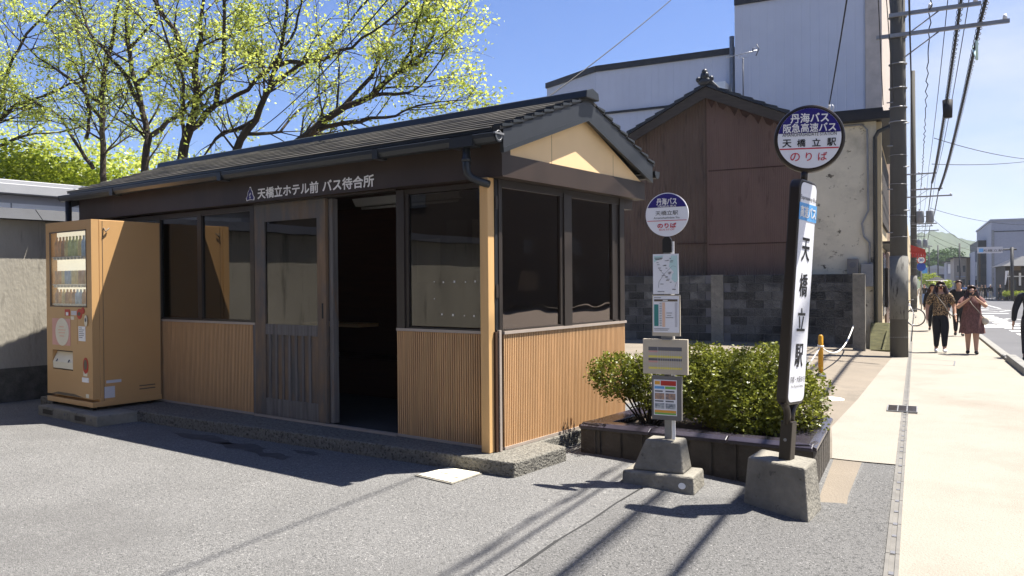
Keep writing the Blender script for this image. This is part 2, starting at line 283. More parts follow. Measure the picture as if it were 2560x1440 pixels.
# ================================================================== SETTING
def sheet(name, m, ss, ws, off, kind='structure', zf=None):
    mb = MB(); V = [(st(s, w).x, st(s, w).y, (zf or gs)(s, w) + off) for s in ss for w in ws]; nw = len(ws)
    mb.add(V, [(i * nw + j, i * nw + j + 1, (i + 1) * nw + j + 1, (i + 1) * nw + j) for i in range(len(ss) - 1) for j in range(nw - 1)], True)
    return tag(mb.build(name, m, origin=(0, 0, 0), fix=False), kind=kind)
SS = [-60, -30, -15, -8, -4, -2, 0, 1, 1.5, 2, 3, 5, 8, 12, 16, 22, 30, 45, 70, 100, 150, 220, 320, 500, 800, 1400]
def zground(s, w): return gs(s, w) - (.16 if w > 2.7335 else 0)
sheet('ground', 'asphalt', SS, [-900, -400, -150, -60, -30, -15, -8, -4, -2, -1, -.5, 0, .3, .5, .7, .9, 1.1, 1.3, 1.5, 1.7, 1.9, 2.1, 2.3, 2.5, 2.6, 2.72, 2.733, 2.734, 4, 15, 40, 100, 300, 900], 0, zf=zground)
WD = 2.70
sheet('sidewalk', 'sidewalk', SS, [2.768, 3.3, 3.9, 4.45], .001)
# paved strip left of the drain: its ragged left edge meets the parking floor
def poly(name, m, pts, off, kind='structure'):
    mb = MB(); V = [st(s, w) for s, w in pts]; mb.add([(p.x, p.y, gz(p.x, p.y) + off) for p in V], [tuple(range(len(V)))]); return tag(mb.build(name, m, origin=(0, 0, 0)), kind=kind)
def strip(name, m, rows, off):
    mb = MB(); V = []; K = 7
    for s, a, b in rows:
        for k in range(K):
            p = st(s, a + (b - a) * k / (K - 1)); V.append((p.x, p.y, gz(p.x, p.y) + off))
    mb.add(V, [(i * K + j, i * K + j + 1, (i + 1) * K + j + 1, (i + 1) * K + j) for i in range(len(rows) - 1) for j in range(K - 1)]); return tag(mb.build(name, m, origin=(0, 0, 0), fix=False), kind='structure')
strip('parking_floor', 'pale_concrete_floor', [(1.84, -4, 2.24), (2.6, -5, 2.24), (3.4, -6, 2.2), (5.8, -8, 2.3), (9.8, -9, 2.4), (14.0, -9, 2.5), (15.0, -9, 2.5)], .004)
strip('sidewalk', 'sidewalk', [(1.84, 2.225, 2.714), (2.6, 2.16, 2.714), (3.42, 2.08, 2.714), (4.3, 2.12, 2.714), (5.83, 2.19, 2.714), (7.5, 2.24, 2.714), (9.76, 2.31, 2.714), (11.2, 2.36, 2.714), (12.87, 2.42, 2.714), (16, 2.12, 2.714), (45, 2.12, 2.714), (150, 2.1, 2.714)], .009)
strip('concrete_patch', 'pale_concrete_floor', [(.3, 2.27, 2.45), (.6, 2.26, 2.44), (1.82, 2.24, 2.46)], .005)
sheet('road', 'road', SS, [4.60, 6, 8, 10, 11.9], -.085)
sheet('far_sidewalk', 'sidewalk', SS, [12.05, 14, 17], .0)
mat('asphalt_worn', (.135, .132, .127), .9, .12, 1.1, .9, 120, spec=.25); layer('asphalt_worn', (.06, .06, .058), 60, .50, .62, seed=3); layer('asphalt_worn', (.32, .31, .30), 80, .59, .66); layer('asphalt_worn', (.42, .41, .39), 170, .63, .69, seed=8)
rnd = random.Random(9); strip('asphalt_patch', 'asphalt_worn', [(-14 + k * .45, 1.13 + rnd.uniform(-.015, .015) - (.02 * (30 - k)), 2.712) for k in range(31)] + [(-.2, 1.30, 2.712), (.1, 1.75, 2.712), (.4, 2.46, 2.712), (1.0, 2.46, 2.712), (1.82, 2.48, 2.712)], .003)
mb = MB(); V = [st(-14 + k * .45, 1.13 - (.02 * (30 - k)) + rnd.uniform(-.012, .012)) for k in range(32)]
for k in range(31):
    A, B = V[k], V[k + 1]; n = T_ * rnd.uniform(.004, .011); mb.add([(q.x, q.y, gz(q.x, q.y) + .0045) for q in (A - n, A + n, B + n, B - n)], [(0, 1, 2, 3)])
tag(mb.build('asphalt_seam', 'tyre', fix=False), kind='structure')
mat('damp', (.060, .059, .058), .75, .35, 9); mb = MB()
for cx, cy, rx, ry in ((-2.9, -.66, .42, .09), (-2.25, -.70, .30, .10), (-1.75, -.78, .22, .07), (-1.6, -.55, .16, .05)):
    mb.add([(cx + rx * math.cos(a) * (1 + .25 * math.sin(3 * a + cx)) , cy + ry * math.sin(a) * (1 + .3 * math.sin(5 * a + cy)), -.1105) for a in [2 * math.pi * k / 30 for k in range(30)]], [tuple(range(30))])
tag(mb.build('damp_stain', 'damp', origin=(0, 0, 0)), kind='structure')
# slot drain along the sidewalk
dr = MB()
for k in range(46):
    s0 = -9 + k * .6
    for w0, w1 in ((2.715, 2.735), (2.765, 2.785)):
        dr.add([(*st(s, w).xy, gs(s, w) + z) for z in (-.10, .012) for s, w in ((s0, w0), (s0, w1), (s0 + .592, w1), (s0 + .592, w0))], [(0, 3, 2, 1), (4, 5, 6, 7), (0, 1, 5, 4), (1, 2, 6, 5), (2, 3, 7, 6), (3, 0, 4, 7)])
    a = s0 + .07; dr.add([(*st(s, w).xy, gs(s, w) + .004) for s, w in ((s0, 2.733), (s0, 2.769), (s0 + .592, 2.769), (s0 + .592, 2.733))], [(0, 1, 2, 3)])
nd_ = len(dr.f)
rnd = random.Random(4)
for k in range(70):
    s0 = -6 + k * .3 + rnd.uniform(-.05, .05); L_ = rnd.choice((.03, .04, .05, .10 if s0 < 0 else .05))
    dr.add([(*st(s, w).xy, gs(s, w) + .0075) for s, w in ((s0, 2.738), (s0, 2.763), (s0 + L_, 2.763), (s0 + L_, 2.738))], [(0, 1, 2, 3)])
do_ = dr.build('slot_drain', 'drain_metal', fix=False); do_.data.materials.append(M['ink'])
for pg in list(do_.data.polygons)[nd_:]: pg.material_index = 1
tag(do_, 'narrow grey slot drain running along the sidewalk edge', 'drain')
t = thing('drain_grate', 'grey steel grate set across the slot drain in the sidewalk', 'grate', (*st(5.15, 2.72).xy, gs(5.15, 2.72)))
gr = MB(); zz = gs(5.15, 2.72) + .013
for k in range(16):
    s0 = 4.94 + k * .028; gr.box(2.57, 2.87, s0, s0 + .019, zz, zz + .008, lambda w, s, z: st(s, w, z))
gr.build('grate_bars', 'frame', t)
gf = MB()
for a in (2.555, 2.665, 2.765, 2.87): gf.box(a, a + .012, 4.93, 5.395, zz - .003, zz + .012, lambda w, s, z: st(s, w, z))
gf.box(2.555, 2.882, 4.92, 4.935, zz - .003, zz + .012, lambda w, s, z: st(s, w, z)); gf.box(2.555, 2.882, 5.39, 5.405, zz - .003, zz + .012, lambda w, s, z: st(s, w, z))
gf.build('grate_frame', 'galv', t)
cr = MB()
for a, b in (((11.7, 2.79), (11.6, 3.5)), ((11.6, 3.5), (12.6, 3.55)), ((12.6, 3.55), (13.0, 2.8))):
    A = st(*a); B = st(*b); d = (B - A).normalized(); nn = Vector((-d.y, d.x, 0)) * .012
    cr.add([(p.x, p.y, gz(p.x, p.y) + .006) for p in (A - nn, A + nn, B + nn, B - nn)], [(0, 1, 2, 3)])
tag(cr.build('sidewalk_joint', 'ink', fix=False), kind='structure')
# kerb stones, low near, raised block further on
for k in range(40):
    s0 = 6 + k * 1.02; hgt = .13 if k in (4, 5, 6) else .055
    kb = MB(); fr = lambda w, s, z: st(s, w, gs(s, 4.5) + z); kb.box(4.46, 4.62, s0, s0 + 1.0, -.12, hgt if s0 > 9.4 else .012, fr)
    if k > 20: continue
    tag(kb.build('kerb_stone', 'kerb', bevel=.012), 'pale concrete kerb stone between sidewalk and road' if hgt < .1 else 'raised concrete kerb block edging the sidewalk', 'kerb', 'kerb stones' if hgt < .1 else 'raised kerb blocks')
kb = MB(); kb.box(4.46, 4.62, 27.5, 160, -.12, .05, lambda w, s, z: st(s, w, gs(s, 4.5) + z)); kb.box(4.46, 4.62, -30, 5.9, -.12, .012, lambda w, s, z: st(s, w, gs(s, 4.5) + z)); tag(kb.build('kerb', 'kerb'), kind='structure')
kb = MB()
for a, b in ((-30, 20), (20, 60), (60, 100), (100, 160), (160, 300)):
    kb.add([(*st(s, w).xy, gs(s, w) + z) for z in (-.12, .05) for s, w in ((a, 11.9), (a, 12.06), (b, 12.06), (b, 11.9))], [(0, 3, 2, 1), (4, 5, 6, 7), (0, 1, 5, 4), (1, 2, 6, 5), (2, 3, 7, 6), (3, 0, 4, 7)])
tag(kb.build('kerb', 'kerb', fix=False), kind='structure')
rm = MB()
def mark(s0, s1, w0, w1, s2=None, s3=None):
    q = ((s0, w0), (s2 if s2 is not None else s0, w1), (s3 if s3 is not None else s1, w1), (s1, w0))
    rm.add([(*st(s, w).xy, gs(s, w) - .079) for s, w in q], [(0, 1, 2, 3)])
mark(-20, 300, 11.55, 11.70)
for k in range(9): mark(24.6 + k * 2.35, 25.7 + k * 2.35, 5.8, 6.55)
for k in range(3): mark(48 + k * 14, 49 + k * 14, 5.6, 7.6)
for s0, w0 in ((33, 6.9), (52, 7.4)):
    for a, b, c, d in ((s0, w0, s0 + 3.5, w0 + .9), (s0 + 3.5, w0 + .9, s0 + 7, w0), (s0 + 7, w0, s0 + 3.5, w0 - .9), (s0 + 3.5, w0 - .9, s0, w0)):
        A = st(a, b); B = st(c, d); n = (B - A).normalized(); n = Vector((-n.y, n.x, 0)) * .09
        rm.add([(p.x, p.y, gz(p.x, p.y) - .078) for p in (A - n, A + n, B + n, B - n)], [(0, 1, 2, 3)])
mark(29.5, 34.5, 5.0, 6.2, 30.5, 31); mark(60, 300, 8.05, 8.2)
for s0 in (22, 34): mark(s0, s0 + 5, 7.9, 8.05)
tag(rm.build('road_markings', 'road_paint', fix=False), kind='structure')
# lot details
cv = thing('utility_cover', 'pale square concrete cover with two slots in the asphalt beside the step', 'cover', (-.1, -.47, -.113))
mb = MB(); q = [(-.30, -.64), (-.255, -.315), (.07, -.31), (.085, -.675)]; mb.extr([(x, y, -.13) for x, y in q], (0, 0, .026)); mb.build('cover_rim', 'concrete', cv)
c0 = Vector((-.1, -.485, 0)); mb = MB(); mb.extr([(c0.x + (x - c0.x) * .91, c0.y + (y - c0.y) * .91, -.12) for x, y in q], (0, 0, .022)); mb.build('cover_plate', 'ivory', cv)
mb = MB(); mb.box(-.18, -.10, -.50, -.485, -.10, -.0965); mb.box(-.03, .05, -.55, -.535, -.10, -.0965); mb.build('slot', 'black_rubber', cv)
def patch(name, label, cat, c, w, l, m, a=0.):
    p = st(*c); mb = MB(); pts = [st(c[0] + ds, c[1] + dw) for ds, dw in ((-l, -w), (-l, w), (l, w), (l, -w))]
    mb.extr([(q.x, q.y, gz(q.x, q.y) - .01) for q in pts], (0, 0, .018)); return tag(mb.build(name, m), label, cat)
patch('meter_cover', 'small pale blue meter cover set in the parking floor', 'cover', (7.35, 1.92), .14, .2, 'pale_teal')
mb = MB(); p = st(5.6, 1.85); mb.disc((p.x, p.y, gz(p.x, p.y) - .01), (0, 0, 1), .2, .018, 24); tag(mb.build('manhole_cover', 'ivory'), 'small white round cover in the parking floor near the planter', 'cover')

# ================================================================== BUS SHELTER
sh = thing('bus_shelter', 'dark gabled bus waiting shelter with slatted wood wainscot and tinted windows', 'bus shelter', (-3.1, 1, -.113))
XL = -6.35
mb = MB(); mb.extr([(.33, -.275, -.16), (.335, .42, -.16), (.05, .50, -.16), (.05, 2.05, -.16), (XL, 2.05, -.16), (XL, -.60, -.16), (-3.72, -.50, -.16), (-2.2, -.42, -.16)], (0, 0, .158))
mb.build('foundation', 'rough_concrete', sh, bevel=.012)
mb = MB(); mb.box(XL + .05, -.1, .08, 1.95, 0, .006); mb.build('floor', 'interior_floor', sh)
def wains(x0, x1, y0, y1, nx, label=None):
    """vertical slats over a board, trim above and below; runs from (x0,y0) to (x1,y1), nx = outward normal"""
    A = Vector((x0, y0, 0)); B = Vector((x1, y1, 0)); L = (B - A).length; d = (B - A) / L; n = Vector(nx); fr = lambda a, b, z: A + d * a + n * b + Z_ * z
    mb = MB(); mb.box(0, L, -.035, 0, .02, .895, fr); bk = mb.build('wainscot', 'slat_back', sh)
    mb = MB(); k = 0
    while k * .0238 + .012 < L: mb.box(k * .0238, k * .0238 + .0125, .0, .014, .022, .893, fr); k += 1
    mb.build('slats', 'slat_wood', bk)
    for o_, a_, b_ in ((.024, .895, .918), (.02, 0, .022)): mb = MB(); mb.box(-.004, L + .004, -.04, o_, a_, b_, fr); mb.build('trim', 'trim', bk)
wains(XL + .02, -3.03, 0, 0, (0, -1, 0)); wains(-1.08, -.05, 0, 0, (0, -1, 0)); wains(0, 0, .04, 2.0, (1, 0, 0))
mb = MB(); mb.box(-.03, .02, -.075, -.012, 0, .918); mb.build('corner_panel', 'slat_back', sh)
mb = MB(); mb.box(.008, .03, -.038, -.012, 0, .93); mb.build('corner_bead', 'trim', sh)
mb = MB(); mb.box(-.08, 0, -.134, -.055, 0, 2.094); mb.build('corner_post', 'post_wood', sh, bevel=.004)
# window frames and panes
fr = MB()
for x in (XL + .03, -5.62, -4.82, -4.02): fr.box(x, x + .07, -.012, .05, .918, 2.06)
fr.box(-3.095, -3.03, -.02, .06, .918, 2.08); fr.box(XL + .03, -3.03, -.01, .05, 2.03, 2.08); fr.box(XL + .03, -3.03, -.008, .05, .918, .94)
fr.build('window_frame', 'frame', sh); fr = MB(); fr.box(-1.075, -.985, -.02, .06, .918, 2.08); fr.box(-.985, -.95, -.006, .04, .918, 2.06); fr.box(-.985, -.05, -.01, .05, 2.04, 2.08); fr.box(-.95, -.05, -.006, .04, .918, .93); fr.box(-.09, -.05, -.008, .05, .93, 2.04)
fr.build('window_frame', 'frame', sh)
for a, b in ((XL + .1, -5.62), (-5.55, -4.82), (-4.75, -4.02), (-3.95, -3.095), (-.95, -.09)):
    mb = MB(); mb.box(a, b, .012, .018, .94, 2.035); mb.build('window_pane', 'dark_glass', sh)
fr = MB()
fr.box(-.05, .012, -.012, .03, .918, 2.09); fr.box(-.05, .010, .855, .90, .918, 2.05); fr.box(-.05, .024, .90, 1.02, .918, 2.06); fr.box(-.05, .012, 1.755, 1.80, .918, 2.05); fr.box(-.05, .022, 1.885, 1.97, .918, 2.09); fr.box(-.05, .004, 1.80, 1.885, .918, 2.05)
fr.box(-.05, .014, .03, 1.885, 2.03, 2.09); fr.box(-.05, .012, .03, 1.885, .918, .934)
fr.build('window_frame', 'frame', sh)
for a, b in ((.03, .856), (1.02, 1.756)):
    mb = MB(); mb.box(-.012, -.006, a, b, .934, 2.03); mb.build('window_pane', 'wavy_glass', sh)
mb = MB(); mb.box(-.045, .005, -.055, -.012, .93, 2.09); mb.build('corner_closer', 'black_rubber', sh)
for z in (1.18, 1.86):
    mb = MB(); mb.box(.005, .012, -.05, -.02, z, z + .1); mb.build('hinge', 'frame', sh)
for k, (u, v) in enumerate(((1080, 709), (1101, 710), (1126, 709), (1150, 710), (1171, 709), (1080, 750), (1097, 787), (1122, 788), (1147, 789), (1168, 789))):
    x_ = -.95 + (u - 1022) / 181 * .86; z_ = 1.3 - (v - 711) / 113 * .385; mb = MB(); r_s = (.004, .007, .009, .005, .008)[k % 5]; mb.box(x_ - r_s, x_ + r_s * .7, .008, .0095, z_ - r_s, z_ + r_s * .8); mb.build('glass_sticker', 'white_letter', sh)
for x0_, x1_, z0_, z1_, m_ in ((-.88, -.62, 1.30, 1.66, 'board_cream'), (-.55, -.33, 1.48, 1.80, 'board_grey'), (-.28, -.12, 1.42, 1.80, 'board_cream')): mb = MB(); mb.box(x0_, x1_, .022, .024, z0_, z1_); mb.build('notice', m_, sh)
# sliding door
dr = MB(); dr.box(-3.0, -2.845, -.036, .0, .025, 2.075); dr.box(-2.072, -1.955, -.036, 0, .025, 2.075); door = dr.build('sliding_door', 'old_door', sh)
mb = MB(); mb.box(-2.845, -2.072, -.034, -.002, 1.905, 2.075); mb.build('top_rail', 'old_door', door)
for a_, b_ in ((.81, .91), (.025, .19)): mb = MB(); mb.box(-2.845, -2.072, -.033, -.002, a_, b_); mb.build('rail', 'grey_door_wood', door)
mb = MB(); mb.box(-2.845, -2.072, -.018, -.010, .19, .81); mb.build('door_panel', 'old_door', door)
mb = MB()
for k in range(7): x = -2.80 + k * .098; mb.box(x, x + .03, -.031, -.018, .19, .81)
mb.build('batten', 'grey_door_wood', door)
mb = MB(); mb.box(-2.845, -2.072, -.02, -.014, .91, 1.905); mb.build('door_pane', 'dark_glass', door)
mb = MB(); mb.box(-2.01, -1.99, -.039, -.035, .98, 1.12); mb.build('door_pull', 'black_rubber', door)
mb = MB(); mb.box(-1.95, -1.93, .0, .06, .03, 2.07); mb.box(-1.925, -1.885, -.01, .05, .03, 2.07); mb.box(-3.06, -3.004, -.02, .03, 0, .918); mb.build('door_jamb', 'grey_door_wood', sh)
mb = MB(); mb.box(-3.02, -1.08, -.045, -.03, .0, .02); mb.box(-3.02, -1.08, -.008, .006, 0, .018); mb.build('door_track', 'trim', sh)
mb = MB(); mb.box(-3.03, -1.07, -.03, .06, 2.08, 2.094); mb.build('lintel', 'frame', sh)
# interior
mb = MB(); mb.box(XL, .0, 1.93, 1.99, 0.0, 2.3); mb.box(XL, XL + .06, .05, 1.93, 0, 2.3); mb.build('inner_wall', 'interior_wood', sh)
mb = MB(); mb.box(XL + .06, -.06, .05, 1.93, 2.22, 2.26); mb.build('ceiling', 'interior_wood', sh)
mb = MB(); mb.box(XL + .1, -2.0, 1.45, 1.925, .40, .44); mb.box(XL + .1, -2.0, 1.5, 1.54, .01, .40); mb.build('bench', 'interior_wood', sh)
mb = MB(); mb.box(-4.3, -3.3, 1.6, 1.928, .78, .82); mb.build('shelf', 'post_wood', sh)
lt = MB(); lt.extr([(-2.86, 1.12, 2.218), (-2.86, 1.30, 2.218), (-2.86, 1.25, 2.14), (-2.86, 1.17, 2.14)], (1.5, 0, 0)); lt = lt.build('ceiling_light', 'lamp_white', sh)
mb = MB(); mb.tube([(-2.8, 1.21, 2.115), (-1.42, 1.21, 2.115)], .014, 10); mb.build('light_tube', 'white', lt)
# beams
mb = MB(); mb.box(XL - .02, .119, -.116, .0, 2.094, 2.36); mb.box(XL - .02, .119, -.119, -.112, 2.094, 2.104); mb.build('beam', 'brown_beam', sh)
mb = MB(); mb.box(.02, .126, -.117, 2.2, 2.095, 2.262); mb.box(.02, .131, -.117, 2.2, 2.091, 2.101); mb.build('gable_beam', 'brown_beam', sh)
mb = MB(); mb.box(XL - .02, .0, 2.0, 2.18, 2.0, 2.36); mb.build('back_beam', 'brown_beam', sh)
mb = MB(); mb.extr([(.02, -.10, 2.262), (.02, 2.16, 2.262), (.02, 1.04, 2.74)], (.09, 0, 0)); gp = mb.build('gable_panel', 'cream_panel', sh)
for a_, b_ in ((.58, 2.50), (1.60, 2.46)): mb = MB(); mb.box(.1095, .1112, a_, a_ + .004, 2.263, b_); mb.build('joint', 'ink_brown', gp)
# roof: stepped courses on both slopes
RZ, EZ, YR, YE = 2.865, 2.425, 1.04, -.20
XR = .185; XRL = -6.45
def slope(f, side):    # f 0 = eave, 1 = ridge
    y = YE + (YR - YE) * f; return (y if side < 0 else 2 * YR - y), EZ + (RZ - EZ) * f
mb = MB(); NCR = 9
for side in (-1, 1):
    for k in range(NCR):
        y0, z0 = slope(k / NCR - .012, side); y1, z1 = slope((k + 1) / NCR, side)
        mb.frustum([(XRL, y0, z0), (XR, y0, z0), (XR, y1, z1 - .012), (XRL, y1, z1 - .012)], [(XRL, y0, z0 + .03), (XR, y0, z0 + .03), (XR, y1, z1 + .008), (XRL, y1, z1 + .008)])
rf = mb.build('roof', 'roof_tile', sh)
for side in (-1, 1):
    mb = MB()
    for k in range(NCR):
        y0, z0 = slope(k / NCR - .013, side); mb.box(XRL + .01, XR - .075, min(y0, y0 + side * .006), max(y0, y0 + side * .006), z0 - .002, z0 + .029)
    mb.build('course_shade', 'gutter', rf); mb = MB()  # dark strips paint shade on the front of each course
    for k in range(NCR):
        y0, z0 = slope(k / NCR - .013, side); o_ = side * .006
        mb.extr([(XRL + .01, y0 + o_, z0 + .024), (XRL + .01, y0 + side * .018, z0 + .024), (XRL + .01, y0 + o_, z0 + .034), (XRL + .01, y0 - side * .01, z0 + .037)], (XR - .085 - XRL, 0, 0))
    mb.build('course_glint', 'glint_edge', rf)  # pale strips paint a sun glint along each course
mb = MB()
for side in (-1, 1):
    y0, z0 = slope(0, side); y1, z1 = slope(1, side)
    mb.frustum([(XRL + .02, y0, z0 - .055), (XR - .03, y0, z0 - .055), (XR - .03, y1, z1 - .055), (XRL + .02, y1, z1 - .055)], [(XRL + .02, y0, z0 - .004), (XR - .03, y0, z0 - .004), (XR - .03, y1, z1 - .016), (XRL + .02, y1, z1 - .016)])
mb.build('roof_deck', 'slate_board', rf)
mb = MB(); mb.extr([(XRL + .02, YR - .11, RZ - .01), (XRL + .02, YR - .10, RZ + .055), (XRL + .02, YR, RZ + .085), (XRL + .02, YR + .10, RZ + .055), (XRL + .02, YR + .11, RZ - .01)], (XR - XRL + .03, 0, 0)); mb.build('ridge_cap', 'gutter', rf, bevel=.008)
for side in (-1, 1):
    cp = MB()
    for k in range(NCR - 1):
        y0, z0 = slope(k / NCR, side); y1, z1 = slope((k + 1) / NCR, side)
        cp.frustum([(XR - .07, y0, z0 + .02), (XR + .012, y0, z0 + .02), (XR + .012, y1, z1), (XR - .07, y1, z1)], [(XR - .07, y0, z0 + .045), (XR + .012, y0, z0 + .045), (XR + .012, y1, z1 + .012), (XR - .07, y1, z1 + .012)])
    cp.build('verge_tile', 'gutter', rf)
for xa, xb in ((XR - .03, XR), (XRL, XRL + .03)):
    for side in (-1, 1):
        y0, z0 = slope(.02, side); y1, z1 = slope(1, side); mb = MB(); mb.extr([(xa, y0, z0), (xa, y0, z0 - .175), (xa, y1, z1 - .185), (xa, y1, z1 - .012)], (xb - xa, 0, 0)); b = mb.build('rake_board', 'slate_board', sh)
        if xb == XR: mb = MB(); mb.extr([(xb - .004, y0, z0 - .140), (xb - .004, y0, z0 - .178), (xb - .004, y1, z1 - .188), (xb - .004, y1, z1 - .145)], (.007, 0, 0)); mb.build('rake_trim', 'gutter', b)
mb = MB(); mb.box(XRL + .03, XR - .03, YE + .005, -.116, 2.345, 2.362); mb.box(XRL + .03, XR - .03, YE, YE + .02, 2.345, 2.425); mb.build('eave_board', 'black_rubber', sh)
mb = MB(); mb.box(XRL + .03, XR - .03, 2.2, 2.27, 2.345, 2.362); mb.build('eave_board', 'black_rubber', sh)
def gutter(y, x0, x1, z):
    mb = MB(); prof = [(-.052, 0), (-.05, -.03), (-.03, -.062), (0, -.072), (.03, -.062), (.05, -.03), (.052, 0)]; prof = prof + [(a * .93, b + .004) for a, b in prof[::-1]]
    mb.extr([(x0, y + a, z + b) for a, b in prof], (x1 - x0, 0, 0))
    for e in (x0, x1 - .012): mb.extr([(e, y + a, z + b) for a, b in prof[:7]], (.012, 0, 0))
    return mb
gu = gutter(-.26, XRL - .04, .21, 2.385).build('gutter', 'gutter', sh)
for x, b_ in ((-5.25, .06), (-3.2, .06), (-1.05, .06), (-.22, .22)): mb = MB(); mb.box(x, x + b_, -.317, -.203, 2.307, 2.3885); mb.build('gutter_joint', 'gutter', gu)
mb = MB(); mb.box(.20, .216, -.315, -.205, 2.376, 2.39); mb.torus((.208, -.26, 2.368), (1, 0, 0), .035, .004); mb.build('gutter_end', 'galv', gu)
mb = MB(); mb.tube([(-.10, -.26, 2.33), (-.10, -.26, 2.16), (-.095, -.257, 2.12), (-.07, -.24, 2.085), (-.03, -.205, 2.06), (.0, -.165, 2.045), (.012, -.135, 2.04)], .03, 14); mb.tube([(-.10, -.26, 2.235), (-.10, -.26, 2.205)], .036, 14); mb.build('downpipe', 'gutter', sh)
mb = MB(); mb.tube([(XRL + .1, -.25, 2.33), (XRL + .1, -.25, .0)], .035, 14); mb.build('downpipe', 'black_rubber', sh)
gutter(2.33, XRL, .20, 2.375).build('gutter', 'gutter', sh)
# lettering and emblem on the front beam
for body, x_, w_ in (('天橋立ホテル前', -2.385, .88), ('バス待合所', -1.56, .65)): tx = MB(); text(tx, body, (x_, -.117, 2.171), (1, 0, 0), Z_, w_, .102, .02, .003); tx.build('lettering', 'white_letter', sh)
em = MB(); ex = -2.945; ez = 2.165
out = [(-.052, -.05), (-.02, -.044), (.02, -.044), (.052, -.05), (.06, -.025), (.04, .0), (.034, .03), (.016, .05), (.008, .075), (-.008, .075), (-.016, .05), (-.034, .03), (-.04, 0), (-.06, -.025)]
em.extr([(ex + a * 1.12, -.1165, ez + b * 1.08) for a, b in out], (0, -.003, 0)); eb = em.build('emblem', 'white_letter', sh)
mb = MB(); mb.extr([(ex + a * .93, -.119, ez + b * .95) for a, b in out], (0, -.002, 0)); e2 = mb.build('emblem_fill', 'indigo', eb)
mb = MB(); mb.disc((ex, -.1205, ez + .008), (0, -1, 0), .02, .0015, 20, ry=.009); mb.disc((ex, -.1205, ez - .022), (0, -1, 0), .011, .0015, 16); mb.build('emblem_detail', 'pale_grey', e2)

# ================================================================== VENDING MACHINE
VX0, VX1, VY0, VY1, VZ0, VZ1 = -5.70, -4.69, -.80, -.04, .03, 1.985
vm = thing('vending_machine', 'tan drinks vending machine standing on concrete blocks at the shelter front', 'vending machine', (-5.2, -.42, .0))
VM = (VY0 + .08)
mb = MB(); mb.box(VX0, VX1, VM, VY1, VZ0 + .05, VZ1); mb.build('cabinet', 'vend', vm, bevel=.006)
mb = MB(); mb.box(VX0, VX1 + .003, VY0 - .005, VY1 - .002, VZ0, VZ0 + .055); mb.build('plinth', 'vend', vm, bevel=.005)
dw0, dw1, dz0, dz1 = VX0 + .09, VX1 - .10, 1.07, 1.885
d = MB()
d.box(VX0, dw0, VY0, VM - .004, .115, VZ1 + .002); d.box(dw1, VX1 + .002, VY0, VM - .004, .115, VZ1 + .002); d.box(dw0, dw1, VY0, VM - .004, dz1, VZ1 + .002); d.box(dw0, dw1, VY0, VM - .004, .60, dz0); d.box(dw0, dw1, VY0, VM - .004, .115, .39)
d.box(dw0 + .50, dw1, VY0, VM - .004, .39, .60); d.box(dw0, dw0 + .04, VY0, VM - .004, .39, .60); door = d.build('door', 'vend_face', vm)
mb = MB(); mb.box(dw0, dw1, VM - .002, VM + .02, dz0, dz1); mb.build('display_back', 'vend_lit', vm)
mb = MB(); mb.box(dw0 + .002, dw1 - .002, VY0 + .008, VY0 + .012, dz0 + .002, dz1 - .002); mb.build('display_window', 'clear_glass', door)
mb = MB()
for (a, b, c, e) in ((dw0, dw0 + .012, dz0, dz1), (dw1 - .012, dw1, dz0, dz1), (dw0, dw1, dz0, dz0 + .012), (dw0, dw1, dz1 - .012, dz1)): mb.box(a, b, VY0 - .004, VY0 + .012, c, e)
mb.build('window_trim', 'ink_brown', door)
COL = ['drink_orange', 'drink_orange', 'drink_brown', 'drink_yellow', 'drink_green', 'drink_green', 'drink_green', 'drink_yellow', 'drink_blue', 'drink_blue']
COL2 = ['drink_orange', 'drink_orange', 'drink_yellow', 'drink_blue', 'drink_blue', 'drink_yellow', 'drink_yellow', 'drink_brown', 'drink_brown', 'drink_yellow']
COL3 = ['drink_brown', 'drink_orange', 'drink_yellow', 'drink_brown', 'drink_orange', 'drink_brown', 'drink_blue', 'drink_blue', 'drink_brown', 'drink_orange']
for row, (zs, cols, hh) in enumerate(((1.615, COL, .215), (1.315, COL2, .145), (1.105, COL3, .155))):
    mb = MB(); mb.box(dw0 + .01, dw1 - .01, VY0 + .016, VM - .004, zs - .012, zs - .002); mb.build('display_shelf', 'vend_inside', vm)
    mb = MB(); bz = zs - .035
    for k in range(10):
        x = dw0 + .06 + k * .077; mb.box(x, x + .052, VY0 + .013, VY0 + .026, bz, bz + .026)
    mb.build('price_buttons', 'steel', vm)
    for k in range(10):
        x = dw0 + .075 + k * .075; y = VY0 + .046; mb = MB()
        if row == 1: mb.tube([(x, y, zs), (x, y, zs + hh)], .026, 12)
        else: mb.tube([(x, y, zs), (x, y, zs + hh * .68), (x, y, zs + hh * .85), (x, y, zs + hh)], [.026, .026, .011, .011], 12)
        mb.build('sample_drink', cols[k], vm)
def vbox(name, m, x0, x1, z0, z1, out=.004, par=None, inn=.002):
    mb = MB(); mb.box(x0, x1, VY0 - out, VY0 + inn, z0, z1); return mb.build(name, m, par or door)
def vdisc(name, m, x, z, r, out, par=None, rz=None):
    mb = MB(); mb.disc((x, VY0 - out + .003, z), (0, -1, 0), r, .003, 32, a=(1, 0, 0), ry=rz); return mb.build(name, m, par or door)
po = vbox('poster', 'pink', -5.565, -5.155, .655, .945, .003); vdisc('poster_label', 'ivory', -5.335, .80, .15, .006, po)
mb = MB()
for k, (w, z) in enumerate(((.10, .85), (.16, .815), (.14, .785), (.1, .75))): mb.box(-5.34 - w / 2, -5.34 + w / 2, VY0 - .0075, VY0 - .006, z, z + .012)
mb.build('poster_print', 'peach', po)
vbox('service_panel', 'vend', -5.125, -5.0, .68, .955, .002); st0 = vbox('notice', 'white', -4.975, -4.83, .715, .87, .003)
mb = MB()
